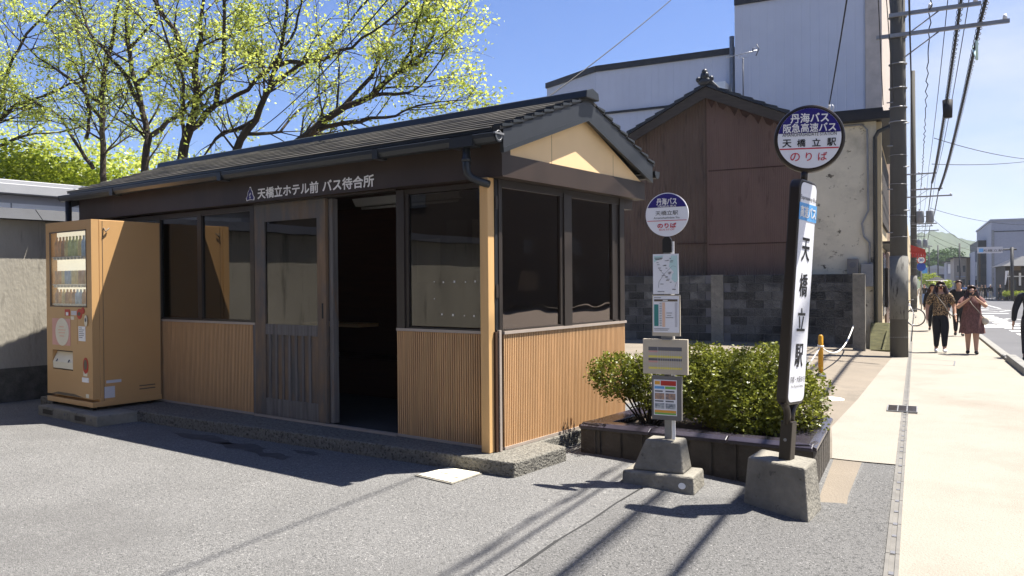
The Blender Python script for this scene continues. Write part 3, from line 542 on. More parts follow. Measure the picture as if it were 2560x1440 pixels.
for k in range(6): mb.box(-4.96, -4.96 + (.06, .11, .09, .11, .1, .07)[k], VY0 - .0045, VY0 - .003, .85 - k * .02, .856 - k * .02)
mb.build('notice_print', 'ink', st0)
vbox('coin_plate', 'red', -5.27, -5.16, .975, 1.045, .004); vbox('coin_slot', 'white', -5.24, -5.19, .98, 1.015, .007); vbox('display_screen', 'pale_grey', -5.13, -5.01, .985, 1.03, .004); vbox('price_sticker', 'ivory', -5.14, -5.07, .935, .972, .003)
r0 = vdisc('round_sticker', 'red', -4.95, 1.00, .055, .004); vdisc('sticker_core', 'ink_brown', -4.955, 1.0, .032, .006, r0, .02); vdisc('round_sticker', 'red', -4.875, 1.035, .035, .0045)
hl = vdisc('lock_handle', 'ivory', -4.80, .93, .03, .012, None, .06); vdisc('keyhole', 'ink', -4.80, .94, .014, .015, hl, .022)
mb = MB(); mb.box(dw0 + .04, dw0 + .5, VY0 + .05, VM + .02, .39, .60); mb.build('delivery_recess', 'vend_dark', vm)
mb = MB(); mb.extr([(dw0 + .045, VY0 + .003, .402), (dw0 + .045, VY0 + .012, .402), (dw0 + .045, VY0 + .065, .575), (dw0 + .045, VY0 + .05, .58), (dw0 + .045, VY0 + .0, .47)], (.45, 0, 0)); fl = mb.build('delivery_flap', 'ivory', vm)
mb = MB()
for x in (dw0 + .13, dw0 + .40): mb.tube([(x, VY0 - .002, .475), (x, VY0 + .012, .50)], .008, 8)
mb.build('flap_grip', 'ink', fl)
vdisc('coin_return', 'red', -4.83, .46, .055, .004, None, .085); vdisc('return_cup', 'ink_brown', -4.83, .47, .036, .006, None, .055); vbox('small_label', 'ivory', -4.88, -4.80, .35, .40, .003); vbox('small_label', 'white', -4.91, -4.77, .285, .335, .003); vbox('small_label', 'ivory', -4.83, -4.77, .125, .165, .003)
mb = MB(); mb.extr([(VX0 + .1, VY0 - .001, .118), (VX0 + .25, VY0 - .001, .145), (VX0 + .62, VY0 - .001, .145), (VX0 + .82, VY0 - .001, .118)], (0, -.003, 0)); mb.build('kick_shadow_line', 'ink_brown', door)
def side(name, m, y0, y1, z0, z1):
    mb = MB(); mb.box(VX1 - .002, VX1 + .003, y0, y1, z0, z1); return mb.build(name, m, vm)
side('side_label', 'pale_grey', -.66, -.50, .27, .30); side('side_label', 'pale_grey', -.68, -.57, .115, .235)
mb = MB(); mb.tube([(VX1 + .004, VM + .05, 1.90), (VX1 + .02, VM + .06, 1.86), (VX1 + .02, VM + .1, 1.90)], .008, 6); mb.build('lock_hasp', 'ink_brown', vm)
for x in (VX0 + .07, VX1 - .09):
    for y in (VY0 + .05, VY1 - .1):
        mb = MB(); mb.tube([(x, y, -.005), (x, y, VZ0 + .01)], .03, 10); mb.build('foot', 'black_rubber', vm)
for y_ in (VM + .035, VY1 - .012):
    side('panel_seam', 'ink_brown', y_, y_ + .004, VZ0 + .06, VZ1 - .01)
side('vent_louvre', 'ink_brown', -.30, -.12, .20, .212); side('vent_louvre', 'ink_brown', -.30, -.12, .165, .177)
def cblock(x0, x1, y0, y1, label):
    b = thing('concrete_block', label, 'concrete block', ((x0 + x1) / 2, (y0 + y1) / 2, -.12), 'blocks under the vending machine')
    mb = MB(); mb.box(x0, x1, y0, y1, -.13, -.005); mb.build('block_body', 'concrete', b, bevel=.012)
    mb = MB(); mb.box(x0 + .12, x0 + .34, y0 - .004, y0 + .01, -.085, -.035); mb.build('lifting_slot', 'dark_concrete', b)
    mb = MB(); mb.disc((x1 - .12, y0 + .004, -.055), (0, -1, 0), .014, .006, 12); mb.build('bolt_hole', 'ink', b)
cblock(-5.66, -4.93, -.92, -.10, 'grey concrete block under the left half of the vending machine'); cblock(-4.90, -4.33, -.94, -.12, 'mossy concrete block under the right half of the vending machine')

# ================================================================== BUS STOP SIGNS
fw = lambda w, s, z: st(s, w, z)
NV = -S_
b1 = thing('bus_stop_sign', 'slim bus stop pole with small round sign and four boards on a stacked concrete base', 'bus stop sign', (*st(.15, 1.25).xy, -.16))
mb = MB(); mb.box(.985, 1.475, .0, .30, -.085, -.02 - .07, fw); mb = MB()
mb.frustum([st(s, w, -.185) for s, w in ((-.02, .98), (-.02, 1.505), (.30, 1.505), (.30, .98))], [st(s, w, -.052) for s, w in ((-.012, .988), (-.012, 1.497), (.292, 1.497), (.292, .988))])
bs = mb.build('base_slab', 'concrete', b1, bevel=.014)
mb = MB(); mb.box(1.0, 1.10, .0, .29, -.215, -.186, fw); mb.box(1.36, 1.46, .0, .29, -.215, -.186, fw); mb.build('slab_foot', 'concrete', bs)
mb = MB(); c = st(-.017, 1.42, -.12); mb.disc(c, NV, .026, .002, 20, a=T_, ry=.022); mb.build('paint_spot', 'white', bs)
mb = MB(); mb.frustum([st(s, w, -.051) for s, w in ((.035, 1.045), (.035, 1.42), (.265, 1.42), (.265, 1.045))], [st(s, w, .165) for s, w in ((.07, 1.135), (.07, 1.385), (.25, 1.385), (.25, 1.135))]); mb.build('base_block', 'concrete', b1, bevel=.012)
mb = MB(); mb.box(1.25, 1.302, .16, .178, .16, 1.56, fw); mb.build('pole', 'galv', b1)
mb = MB(); mb.box(1.308, 1.330, .15, .156, .16, 1.58, fw); mb.build('flat_bar', 'white', b1)
def P1(w, z, l): return st(.15 - l, w, z)
mb = MB(); mb.extr([P1(w, z, .004) for w, z in ((1.252, 1.50), (1.318, 1.50), (1.318, 1.59), (1.30, 1.615), (1.27, 1.615), (1.252, 1.59))], NV * .02); mb.build('bracket', 'sign_black', b1)
dsk = MB(); DC = P1(1.288, 1.77, .02); dsk.disc(DC, NV, .155, .012, 64); dk = dsk.build('sign_disc', 'sign_white', b1)
def seg(mb, c, right, up, r, z0, lift, n=40, low=False):
    a0 = math.asin(z0 / r); c = Vector(c); nn = Vector(right).cross(Vector(up)); ts = [a0 + (math.pi - 2 * a0) * k / n for k in range(n + 1)]
    mb.extr([c + Vector(right) * r * math.cos(t) + Vector(up) * r * math.sin(t) + nn * (lift - .001) for t in ts], nn * .001)
FC = DC + NV * .012
mb = MB(); seg(mb, FC, T_, Z_, .149, .052, .002); mb.build('navy_band', 'sign_navy', dk)
tw = MB(); text(tw, '丹海バス', FC + Z_ * .093, T_, Z_, .145, .048, .02, .0032); text(tw, 'TANKAI BUS', FC + Z_ * .060, T_, Z_, .135, .012, .01, .0032); tw.build('white_lettering', 'white_letter', dk)
tb = MB(); text(tb, '天橋立駅', FC + Z_ * .012, T_, Z_, .165, .033, .0, .002); text(tb, 'Amanohashidate Sta.', FC - Z_ * .022, T_, Z_, .19, .014, 0, .002); tb.build('black_lettering', 'sign_black', dk)
tr = MB(); text(tr, 'のりば', FC - Z_ * .078, T_, Z_, .135, .034, .022, .002); text(tr, 'BUS STOP', FC - Z_ * .107, T_, Z_, .11, .011, 0, .002); rectp(tr, FC - Z_ * .043, T_, Z_, .285, .004, .002); tr.build('red_lettering', 'sign_red', dk)
def board(name, m, w0, w1, z0, z1, lift, th=.012):
    mb = MB(); mb.extr([P1(w, z, lift - th) for w, z in ((w0, z0), (w1, z0), (w1, z1), (w0, z1))], NV * th); return mb.build(name, m, b1)
def on(par, m, name, items, lift):
    if 1 < len(items) <= 4:
        for it in items: o = on(par, m, name, [it], lift)
        return o
    mb = MB()
    for w0, w1, z0, z1 in items: rectp(mb, P1((w0 + w1) / 2, (z0 + z1) / 2, 0), T_, Z_, w1 - w0, z1 - z0, lift)
    return mb.build(name, m, par)
mp_ = board('route_map', 'sign_white', 1.182, 1.368, 1.205, 1.49, .024, .006); Lf = .025
mb = MB()
for pg in ([(1.19, 1.43), (1.19, 1.478), (1.262, 1.478)], [(1.315, 1.478), (1.36, 1.478), (1.36, 1.30), (1.343, 1.285), (1.318, 1.31), (1.322, 1.345), (1.335, 1.36), (1.30, 1.40)]):
    mb.extr([P1(w, z, Lf) for w, z in pg], NV * .001)
mb.build('map_sea', 'pale_teal', mp_)
mb = MB(); rnd = random.Random(3)
for a, b in (((1.262, 1.345), (1.325, 1.405)), ((1.262, 1.345), (1.225, 1.385)), ((1.262, 1.345), (1.225, 1.29)), ((1.225, 1.29), (1.222, 1.25)), ((1.325, 1.405), (1.35, 1.40)), ((1.262, 1.345), (1.29, 1.32)), ((1.353, 1.29), (1.342, 1.25))):
    A, B = P1(*a, Lf), P1(*b, Lf); d = (B - A).normalized(); n = d.cross(NV) * .0007; mb.extr([A - n, A + n, B + n, B - n], NV * .0012)
for k in range(24): w = 1.215 + rnd.random() * .11; z = 1.27 + rnd.random() * .19; rectp(mb, P1(w, z, 0), T_, Z_, .012 + rnd.random() * .012, .0035, Lf + .002)
rectp(mb, P1(1.225, 1.462, 0), T_, Z_, .06, .005, Lf + .002); rectp(mb, P1(1.215, 1.452, 0), T_, Z_, .03, .006, Lf + .002); rectp(mb, P1(1.24, 1.222, 0), T_, Z_, .05, .004, Lf + .002); rectp(mb, P1(1.335, 1.238, 0), T_, Z_, .025, .006, Lf + .002)
mb.build('map_print', 'ink', mp_)
tt = board('timetable', 'board_cream', 1.175, 1.378, .905, 1.198, .026, .012); pa = on(tt, 'sign_white', 'paper', [(1.182, 1.371, .93, 1.19)], .028)
on(pa, 'ink_brown', 'header_bar', [(1.19, 1.36, 1.152, 1.167)], .030); on(pa, 'teal', 'route_bar', [(1.19, 1.222, .975, 1.13)], .030); on(pa, 'peach', 'fare_column', [(1.25, 1.27, .97, 1.145)], .030); on(pa, 'pale_grey', 'grey_column', [(1.342, 1.358, .97, 1.145)], .030)
on(pa, 'ink', 'print_lines', [(1.229, 1.245, .978 + k * .0122, .981 + k * .0122) for k in range(14)] + [(1.28, 1.32, 1.068, 1.071), (1.285, 1.315, 1.05, 1.053), (1.275, 1.33, 1.035, 1.038), (1.19, 1.30, .955, .958), (1.19, 1.29, .945, .948), (1.19, 1.24, 1.176, 1.18)], .0305)
on(pa, 'white_letter', 'header_text', [(1.255, 1.29, 1.156, 1.163)], .0315)
cb = board('notice_board', 'board_cream', 1.105, 1.43, .632, .882, .03, .03); ci = on(cb, 'board_cream', 'inner_sheet', [(1.125, 1.41, .652, .862)], .0315)
on(ci, 'ink', 'dark_bars', [(1.147, 1.39, .80, .826), (1.147, 1.39, .728, .744)], .033); on(ci, 'yellow_ink', 'yellow_bars', [(1.147, 1.39, .75, .764), (1.147, 1.39, .668, .682)], .033); on(ci, 'pink', 'red_bars', [(1.147, 1.215, .786, .798), (1.147, 1.215, .714, .726)], .033)
on(ci, 'pale_grey', 'table_lines', [(1.215, 1.217, .665, .826)] + [(1.147, 1.39, .69 + k * .0085, .6915 + k * .0085) for k in range(3)] + [(1.147, 1.39, .77 + k * .0085, .7715 + k * .0085) for k in range(3)] + [(1.235 + k * .016, 1.2365 + k * .016, .665, .80) for k in range(10)], .0335)
gb = board('poster_case', 'board_grey', 1.168, 1.385, .305, .618, .03, .03); gp_ = on(gb, 'sign_white', 'poster', [(1.184, 1.352, .338, .592)], .032)
on(gp_, 'red', 'red_header', [(1.236, 1.347, .551, .586)], .0335); on(gp_, 'sign_blue', 'blue_strip', [(1.19, 1.262, .527, .545)], .0335); on(gp_, 'green_ink', 'green_strip', [(1.268, 1.345, .527, .545), (1.19, 1.346, .344, .356)], .0335); on(gp_, 'orange_ink', 'orange_strip', [(1.19, 1.346, .357, .375), (1.192, 1.23, .557, .582)], .0335)
on(gp_, 'photo_print', 'picture', [(1.192, 1.262, .452, .496)], .0335); on(gp_, 'photo_print', 'picture', [(1.27, 1.342, .452, .496)], .0335); on(gp_, 'photo_print_cool', 'picture', [(1.192, 1.262, .385, .425)], .0335); on(gp_, 'photo_print_cool', 'picture', [(1.27, 1.342, .385, .425)], .0335)
on(gp_, 'ink', 'caption', [(1.192, 1.25, .505, .515), (1.27, 1.335, .505, .515), (1.192, 1.255, .434, .444), (1.27, 1.33, .434, .444)], .0335)
mb = MB(); mb.box(1.235, 1.32, .135, .18, .886, .903, fw); mb.box(1.25, 1.31, .11, .125, .876, .886, fw); mb.build('clamp', 'galv', b1)

b2 = thing('bus_stop_sign', 'tall leaning bus stop post with big round sign and lit white vertical panel', 'bus stop sign', (2.02, .44, -.22))
bot = [(2.27, .19), (2.25, .56), (1.77, .70), (1.79, .33)]; bc = Vector((2.02, .445, 0))
mb = MB(); mb.frustum([(x, y, -.26) for x, y in bot], [(bc.x + (x - bc.x) * .86, bc.y + (y - bc.y) * .86, .112) for x, y in bot]); mb.build('base_block', 'concrete', b2, bevel=.014)
PB = at(1966, 1150, 5.36); PT = at(2009, 470, 5.36); U = (PT - PB).normalized(); LU = (PT - PB).length
A2 = Vector((.10, .995, 0)); A2 = (A2 - U * A2.dot(U)).normalized(); N2 = A2.cross(U)
f2 = lambda a, n, z: PB + A2 * a + N2 * n + U * z
pz = lambda v: (1150 - v) / 680 * LU                      # height along the post
mb = MB(); mb.box(-.04, .04, -.04, .04, -.02, pz(1052), f2); po2 = mb.build('pole', 'dark_bronze', b2, bevel=.006)
mb = MB(); mb.disc(f2(-.04, 0, pz(1098)), -A2, .011, .004, 14); mb.build('bolt', 'galv', po2)
for sg in (-1, 1):
    mb = MB()
    for s_, e_ in ((0, 1),): mb.tube([f2(sg * .03, 0, pz(1060)), f2(sg * .032, 0, pz(1035)), f2(sg * .05, 0, pz(1020)), f2(sg * .085, 0, pz(1010)), f2(sg * .12, 0, pz(1000))], .024, 10)
    mb.build('fork_arm', 'dark_bronze', po2)
HW = .148; TH = .036; zb, zt = pz(1010), pz(452); R_ = .06
def rr(hw, z0, z1, r, k=6):
    o = []
    for cx, cz, a0 in ((hw - r, z1 - r, 0), (-hw + r, z1 - r, 90), (-hw + r, z0 + r, 180), (hw - r, z0 + r, 270)):
        for j in range(k + 1): t = rad(a0 + 90 * j / k); o.append((cx + r * math.cos(t), cz + r * math.sin(t)))
    return o
mb = MB(); mb.extr([f2(a, -TH, z) for a, z in rr(HW, zb, zt, R_)], N2 * TH * 2); fr2 = mb.build('panel_frame', 'dark_bronze', b2, bevel=.012)
mb = MB(); mb.extr([f2(a, TH - .001, z) for a, z in rr(HW - .022, zb + .022, zt - .022, R_ * .75)], N2 * .004); pn = mb.build('panel_face', 'sign_white', fr2)
NL = TH + .003
def ptext(mb, s, v, w, h, bold=0.): text(mb, s, f2(0, NL, pz(v)), A2, U, w, h, bold, .002)
tk = MB()
for ch, v in (('天', 624), ('橋', 712), ('立', 798), ('駅', 887)): ptext(tk, ch, v, .125, .15, .012)
ptext(tk, 'Expressway Bus', 499, .26, .034, .0); ptext(tk, '京都・大阪ゆき', 946, .23, .042, .0); ptext(tk, 'For Kyoto,Osaka', 964, .19, .02, 0)
tk.build('black_lettering', 'sign_black', pn)
mb = MB(); rectp(mb, f2(0, NL, pz(532)), A2, U, .285, .112, .002); bl = mb.build('blue_label', 'sign_blue', pn)
mb = MB(); text(mb, '高速バス', f2(0, NL, pz(532)), A2, U, .25, .075, .02, .003); mb.build('white_lettering', 'white_letter', bl)
# round sign on top
RT = Vector((math.cos(rad(16)), math.sin(rad(16)), 0)); RT = (RT - U * RT.dot(U) * .4).normalized(); UPD = (Z_ - RT * RT.dot(Z_)).normalized(); ND = RT.cross(UPD)
mb = MB(); mb.tube([f2(0, 0, zt - .02), f2(0, 0, pz(420))], .022, 12); mb.build('neck', 'dark_bronze', b2)
DC2 = at(2023, 348, 5.36)
mb = MB(); mb.disc(DC2 - ND * .04, ND, .222, .08, 64, a=RT); rim = mb.build('sign_rim', 'dark_bronze', b2, bevel=.014)
mb = MB(); mb.disc(DC2 + ND * .036, ND, .197, .008, 64, a=RT); df = mb.build('sign_face', 'sign_white', rim); FC = DC2 + ND * .044
mb = MB(); seg(mb, FC, RT, UPD, .196, .035, .002); mb.build('navy_band', 'sign_navy', df)
tw = MB(); text(tw, '丹海バス', FC + UPD * .132, RT, UPD, .235, .062, .018, .0035); text(tw, '阪急高速バス', FC + UPD * .068, RT, UPD, .325, .058, .016, .0035); tw.build('white_lettering', 'white_letter', df)
tb = MB(); text(tb, 'AMANOHASHIDATE STATION', FC + UPD * .025, RT, UPD, .335, .022, 0, .0035); text(tb, '天', FC + UPD * -.03 - RT * .138, RT, UPD, None, .05, .014, .002)
for ch, a in (('橋', -.048), ('立', .045), ('駅', .138)): text(tb, ch, FC - UPD * .03 + RT * a, RT, UPD, None, .05, .014, .002)
tb.build('black_lettering', 'sign_black', df)
tr = MB(); rectp(tr, FC - UPD * .068, RT, UPD, .365, .008, .002)
for ch, a in (('の', -.085), ('り', 0.0), ('ば', .085)): text(tr, ch, FC - UPD * .122 + RT * a, RT, UPD, None, .054, .006, .002)
tr.build('red_lettering', 'sign_red', df)

# ================================================================== PLANTER, SHRUBS
PLZ = .128
pl = thing('planter', 'low ribbed concrete planter box with dark glazed coping beside the shelter', 'planter', (1.1, 1.6, -.13))
F0, F1, F2, F3 = Vector((.255, .765, 0)), Vector((2.10, .885, 0)), Vector((1.86, 2.22, 0)), Vector((.255, 2.22, 0))
def pwall(A, B, th, name):
    d = (B - A).normalized(); n = Vector((d.y, -d.x, 0)); L = (B - A).length; mb = MB(); x = 0
    mb.box(0, L, -th, -.012, -.3, PLZ - .03, lambda a, b, z: A + d * a + n * b + Z_ * z)
    while x < L - .05:
        mb.box(x + .012, min(L, x + .175), -.012, .0, -.3, PLZ - .032, lambda a, b, z: A + d * a + n * b + Z_ * z); x += .187
    return mb.build(name, 'dark_concrete', pl)
pwall(F0, F1, .14, 'planter_wall'); pwall(F1, F2, .14, 'planter_wall'); pwall(F2, F3, .14, 'planter_wall'); pwall(F3, F0, .14, 'planter_wall')
def cope(A, B, n):
    d = (B - A).normalized(); o = Vector((d.y, -d.x, 0)); L = (B - A).length; seg_ = L / n
    for k in range(n):
        mb = MB(); mb.extr([A + d * (k * seg_ + .004) + o * b + Z_ * z for b, z in ((-.19, PLZ - .035), (.022, PLZ - .045), (.022, PLZ - .018), (-.03, PLZ + .006), (-.19, PLZ - .002))], d * (seg_ - .008)); mb.build('coping_tile', 'coping', pl, bevel=.006)
cope(F0, F1, 3); cope(F1, F2, 2); cope(F2, F3, 3); cope(F3 - Vector((0, .0, 0)), F0, 2)
mb = MB(); mb.extr([(p.x + dx, p.y + dy, .02) for p, dx, dy in ((F0, .1, .1), (F1, -.1, .1), (F2, -.1, -.1), (F3, .1, -.1))], (0, 0, .05)); mb.build('soil', 'soil', pl)
mb = MB()
rnd = random.Random(5)
for k in range(9):
    a = rnd.random(); q = F0.lerp(F1, .03 + .3 * a) + Vector((rnd.uniform(-.02, .1), rnd.uniform(.2, .3), 0)); mb.ball((q.x, q.y, .09), rnd.uniform(.02, .045), 8, 5, (1, .8, .7))
mb.build('stone', 'dark_concrete', pl)
def shrub(label, c, blobs, n, tall, mat_='leaf_azalea'):
    t = thing('azalea_shrub', label, 'shrub', (c[0], c[1], .07), 'azaleas in the planter')
    mb = MB(); rnd = random.Random(int(c[0] * 1000)); pts = []
    for (bx, by, bz, rx, ry, rz_) in blobs:
        for k in range(7):
            e = Vector((bx + rnd.uniform(-.8, .8) * rx, by + rnd.uniform(-.8, .8) * ry, bz + rnd.uniform(-.5, .7) * rz_)); m_ = Vector(((c[0] * .4 + e.x * .6), (c[1] * .4 + e.y * .6), .06 + (e.z - .06) * .45))
            mb.tube([(c[0] + rnd.uniform(-.06, .06), c[1] + rnd.uniform(-.06, .06), .04), m_, e], [.011, .007, .003], 5)
            for j in range(3):
                e2 = m_.lerp(e, rnd.random()) + Vector((rnd.uniform(-.14, .14), rnd.uniform(-.14, .14), rnd.uniform(0, .16))); mb.tube([m_.lerp(e, .3), e2], [.005, .002], 4)
    mb.build('stem', 'bark', t)
    tot = sum(b[3] * b[4] * b[5] for b in blobs)
    for (bx, by, bz, rx, ry, rz_) in blobs:
        k = int(n * rx * ry * rz_ / tot); d = RNG.normal(size=(k, 3)); d /= np.linalg.norm(d, axis=1)[:, None]; r = RNG.uniform(.35, 1, size=k) ** .42
        q = d * r[:, None]; lump = 1 + .13 * np.sin(d[:, 0] * 9 + bx * 20) * np.cos(d[:, 1] * 8 + by * 9) + .10 * np.sin(d[:, 2] * 13 + d[:, 0] * 11) + .05 * RNG.normal(size=k)
        q = q * lump[:, None]; q[:, 2] = np.clip(q[:, 2], -1.1, .93 + .07 * RNG.normal(size=k)); pts.append(np.stack([bx + q[:, 0] * rx, by + q[:, 1] * ry, bz + q[:, 2] * rz_], 1))
    P = np.concatenate(pts); P = P[P[:, 2] > .09]; leaves('foliage', mat_, t, P, .031)
    return t
shrub('small rounded azalea at the shelter end of the planter', (.62, 1.25), [(.42, 1.12, .50, .26, .25, .20), (.68, 1.28, .45, .30, .30, .25), (.95, 1.45, .46, .2, .2, .2)], 9000, .7)
shrub('broad azalea behind the slim bus stop pole', (1.12, 1.55), [(.95, 1.60, .43, .30, .40, .34), (1.25, 1.48, .39, .36, .42, .35)], 15000, .75)
shrub('large azalea at the sidewalk end of the planter', (1.62, 1.62), [(1.50, 1.70, .42, .36, .44, .36), (1.74, 1.55, .33, .28, .38, .32), (1.47, 1.33, .27, .30, .30, .24)], 17000, .8)

# ================================================================== BOLLARD, ROPE, BLOCK WALL
bo = thing('bollard', 'yellow bollard with a rope tied round it on a round dark foot', 'bollard', (.19, 7.96, gz(.19, 7.96)))
gz0 = gz(.19, 7.96); mb = MB(); mb.tube([(.19, 7.96, gz0 + .03), (.19, 7.96, gz0 + .66), (.19, 7.96, gz0 + .685)], [.038, .038, .02], 16); mb.build('post', 'bollard_yellow', bo)
mb = MB(); mb.tube([(.19, 7.96, gz0 - .01), (.19, 7.96, gz0 + .06), (.19, 7.96, gz0 + .09)], [.085, .08, .04], 16); mb.build('foot', 'ink', bo)
mb = MB(); mb.torus((.19, 7.96, gz0 + .5), (0, 0, 1), .042, .01, 14); mb.torus((.19, 7.96, gz0 + .515), (.2, 0, 1), .042, .01, 14); mb.build('rope_knot', 'rope', bo)
def sag(A, B, dip, n=14): A, B = Vector(A), Vector(B); return [A.lerp(B, k / n) - Z_ * dip * 4 * (k / n) * (1 - k / n) for k in range(n + 1)]
mb = MB(); mb.tube(sag((.19, 7.96, gz0 + .5), st(13.98, 1.62, .26), .30), .014, 6); tag(mb.build('rope', 'rope'), 'white rope sagging from the yellow bollard to the wall end post', 'rope')
mb = MB(); mb.tube(sag((.19, 7.96, gz0 + .5), (.02, 7.35, gz0 + .05), .02), .014, 6); tag(mb.build('rope', 'rope'), 'white rope running down from the bollard behind the azaleas', 'rope')
bw = thing('block_wall', 'weathered grey concrete block wall in front of the brown house', 'wall', st(14.8, -1.5, -.33))
mb = MB(); rnd = random.Random(2); ROW = .205; z = -.42; r = 0
while z < 1.36:
    x = -7.5 - (r % 2) * .2 + .07
    while x < 1.60:
        if not (-1.70 < x + .2 < -1.37) : mb.box(x + .009, min(1.61, x + .391), 14.70 + rnd.uniform(-.006, .006), 14.80, z + .009, z + ROW - .009, fw)
        x += .40
    z += ROW; r += 1
mb.build('blocks', 'block', bw)
mb = MB(); mb.box(-7.7, 1.6, 14.722, 14.79, -.45, z - .003, fw); mb.build('mortar', 'ink', bw)
for a in (-4.9, -1.69): mb = MB(); mb.box(a, a + .30, 14.66, 14.80, -.42, z + .01, fw); mb.build('pillar', 'concrete', bw)
ep = MB(); ep.box(1.60, 1.86, 14.02, 14.25, -.42, 1.42, fw); tag(ep.build('concrete_post', 'concrete', bevel=.01), 'tall square concrete end post of the block wall', 'post')
# timber boards and frame lying between wall and pole
bd = thing('board_stack', 'mossy greenish timber boards and frame leaning behind the utility pole', 'boards', st(15.6, 2.1, -.33))
mb = MB(); mb.frustum([st(14.6, 1.92, -.36), st(14.6, 2.55, -.36), st(14.68, 2.55, -.36), st(14.68, 1.92, -.36)], [st(15.1, 1.92, .28), st(15.1, 2.6, .28), st(15.15, 2.6, .28), st(15.15, 1.92, .28)]); mb.build('boards', 'green_board', bd)
mb = MB(); mb.tube([st(14.45, 2.2, -.34), st(14.98, 2.33, .25)], .035, 4, False); mb.tube([st(14.4, 1.95, -.31), st(14.4, 2.6, -.31)], .03, 4, False); mb.build('frame_bar', 'green_board', bd)

# ================================================================== BROWN HOUSE AND NEIGHBOURS
oh = thing('old_house', 'old brown house clad in corrugated metal with grey tiled gable roof', 'house', st(18, -1.9, -.35))
GS = 15.3; AP = (-1.88, 6.12); EL = (-4.02, 5.02); ER = (.55, 5.02)
def roofz(w): return AP[1] - (AP[1] - EL[1]) * abs(w - AP[0]) / (AP[0] - EL[0] if w < AP[0] else ER[0] - AP[0])
def corr(w0, w1, s, pitch, dep, name, m, z0=-.4):
    mb = MB(); n = max(2, int((w1 - w0) / pitch * 2)); V = []
    for k in range(n + 1):
        w = w0 + (w1 - w0) * k / n; o = dep if k % 2 else 0; V += [st(s - o, w, z0), st(s - o, w, roofz(w))]
    mb.add(V, [(2 * k, 2 * k + 2, 2 * k + 3, 2 * k + 1) for k in range(n)]); return mb.build(name, m, oh, fix=False)
corr(-4.45, -1.88, GS, .076, .02, 'wall', 'brown_corrugated_worn'); wr = corr(-1.89, .43, GS - .04, .045, .012, 'wall', 'brown_corrugated')
mb = MB(); mb.box(-1.905, -1.875, GS - .06, GS, -.4, 6.05, fw); mb.build('corner_trim', 'brown_corrugated', oh)
for z_, a, b in ((4.08, -1.87, .42), (2.2, -1.87, .42), (2.24, -2.7, -1.92)):
    mb = MB(); mb.box(a, b, GS - .058, GS - .03, z_, z_ + .028, fw); mb.build('sheet_seam', 'rust', wr)
mb = MB(); V = []
for k in range(25): w = -1.87 + 2.3 * k / 24; V += [st(GS - .057, w, roofz(w) - .12 - .22 * (.5 + .5 * math.sin(k * 2.1)) - .06 * (k % 2)), st(GS - .057, w, roofz(w))]
mb.add(V, [(2 * k, 2 * k + 2, 2 * k + 3, 2 * k + 1) for k in range(24)]); mb.build('rust_band', 'rust', wr, fix=False)
mb = MB(); mb.box(-4.4, .4, GS + .05, 23, -.4, 4.75, fw); mb.build('wall_body', 'brown_facade', oh)
rfm = MB(); bgm = MB()
for e, sg in ((EL, -1), (ER, 1)):
    n = 9; ew = e[0] + sg * .17; sl_ = (AP[1] - e[1]) / abs(AP[0] - e[0]); ez_ = e[1] - .17 * sl_
    for k in range(n):
        w0 = AP[0] + (ew - AP[0]) * k / n; w1 = AP[0] + (ew - AP[0]) * (k + 1) / n * 1.0; z0 = AP[1] + (ez_ - AP[1]) * k / n; z1 = AP[1] + (ez_ - AP[1]) * (k + 1) / n
        rfm.frustum([st(GS - .34, w0, z0 + .09), st(23.2, w0, z0 + .09), st(23.2, w1 + sg * .02, z1 + .09), st(GS - .34, w1 + sg * .02, z1 + .09)], [st(GS - .34, w0, z0 + .16), st(23.2, w0, z0 + .16), st(23.2, w1 + sg * .02, z1 + .19), st(GS - .34, w1 + sg * .02, z1 + .19)])
    bgm.extr([st(GS - .30, AP[0], AP[1] - .20), st(GS - .30, AP[0], AP[1] + .08), st(GS - .30, ew, ez_ + .08), st(GS - .30, ew, ez_ - .15)], S_ * .06)
    bgm.extr([st(GS - .27, AP[0], AP[1] - .02), st(GS - .27, AP[0], AP[1] + .09), st(GS - .27, ew, ez_ + .09), st(GS - .27, ew, ez_ - .02)], S_ * 8)
rf2 = rfm.build('roof', 'kawara', oh); bgm.build('barge_board', 'old_timber', oh)
mb = MB(); mb.tube([st(GS - .3, AP[0], AP[1] + .24), st(23.2, AP[0], AP[1] + .24)], .12, 8); mb.build('ridge', 'kawara', rf2)
mb = MB(); q = st(GS - .34, AP[0], AP[1] + .20); mb.ball(q, .13, 10, 6, (1.5, .7, .8)); mb.ball(q + Z_ * .14, .12, 10, 6, (1, .7, 1)); mb.ball(q + T_ * .16 + Z_ * .06, .07); mb.ball(q - T_ * .16 + Z_ * .06, .07); mb.ball(q + Z_ * .24, .08); mb.build('ridge_ornament', 'kawara', rf2)
mb = MB(); mb.tube([st(GS - .10, -3.1, 1.38), st(GS - .10, -3.1, 1.78), st(GS - .06, -3.05, 1.9)], .035, 8); mb.build('vent_pipe', 'lamp_white', oh)
an = thing('tv_antenna', 'thin television antenna on a mast above the brown house roof', 'antenna', st(17, -1.31, 6.2))
mb = MB(); mb.tube([st(17, -1.31, 5.9), st(17, -1.31, 7.33)], .02, 6); mb.build('mast', 'ink', an)
mb = MB(); mb.tube([st(17, -1.78, 7.40), st(17, -.9, 7.50)], .013, 5)
for k in range(7): w = -1.75 + k * .13; mb.tube([st(16.9, w, 7.405 + k * .0147), st(17.1, w, 7.405 + k * .0147)], .006, 4)
mb.tube([st(17, -1.45, 7.43), st(17, -1.42, 7.35), st(17, -1.2, 7.34), st(17, -1.14, 7.46)], .008, 5); mb.build('boom', 'steel', an)
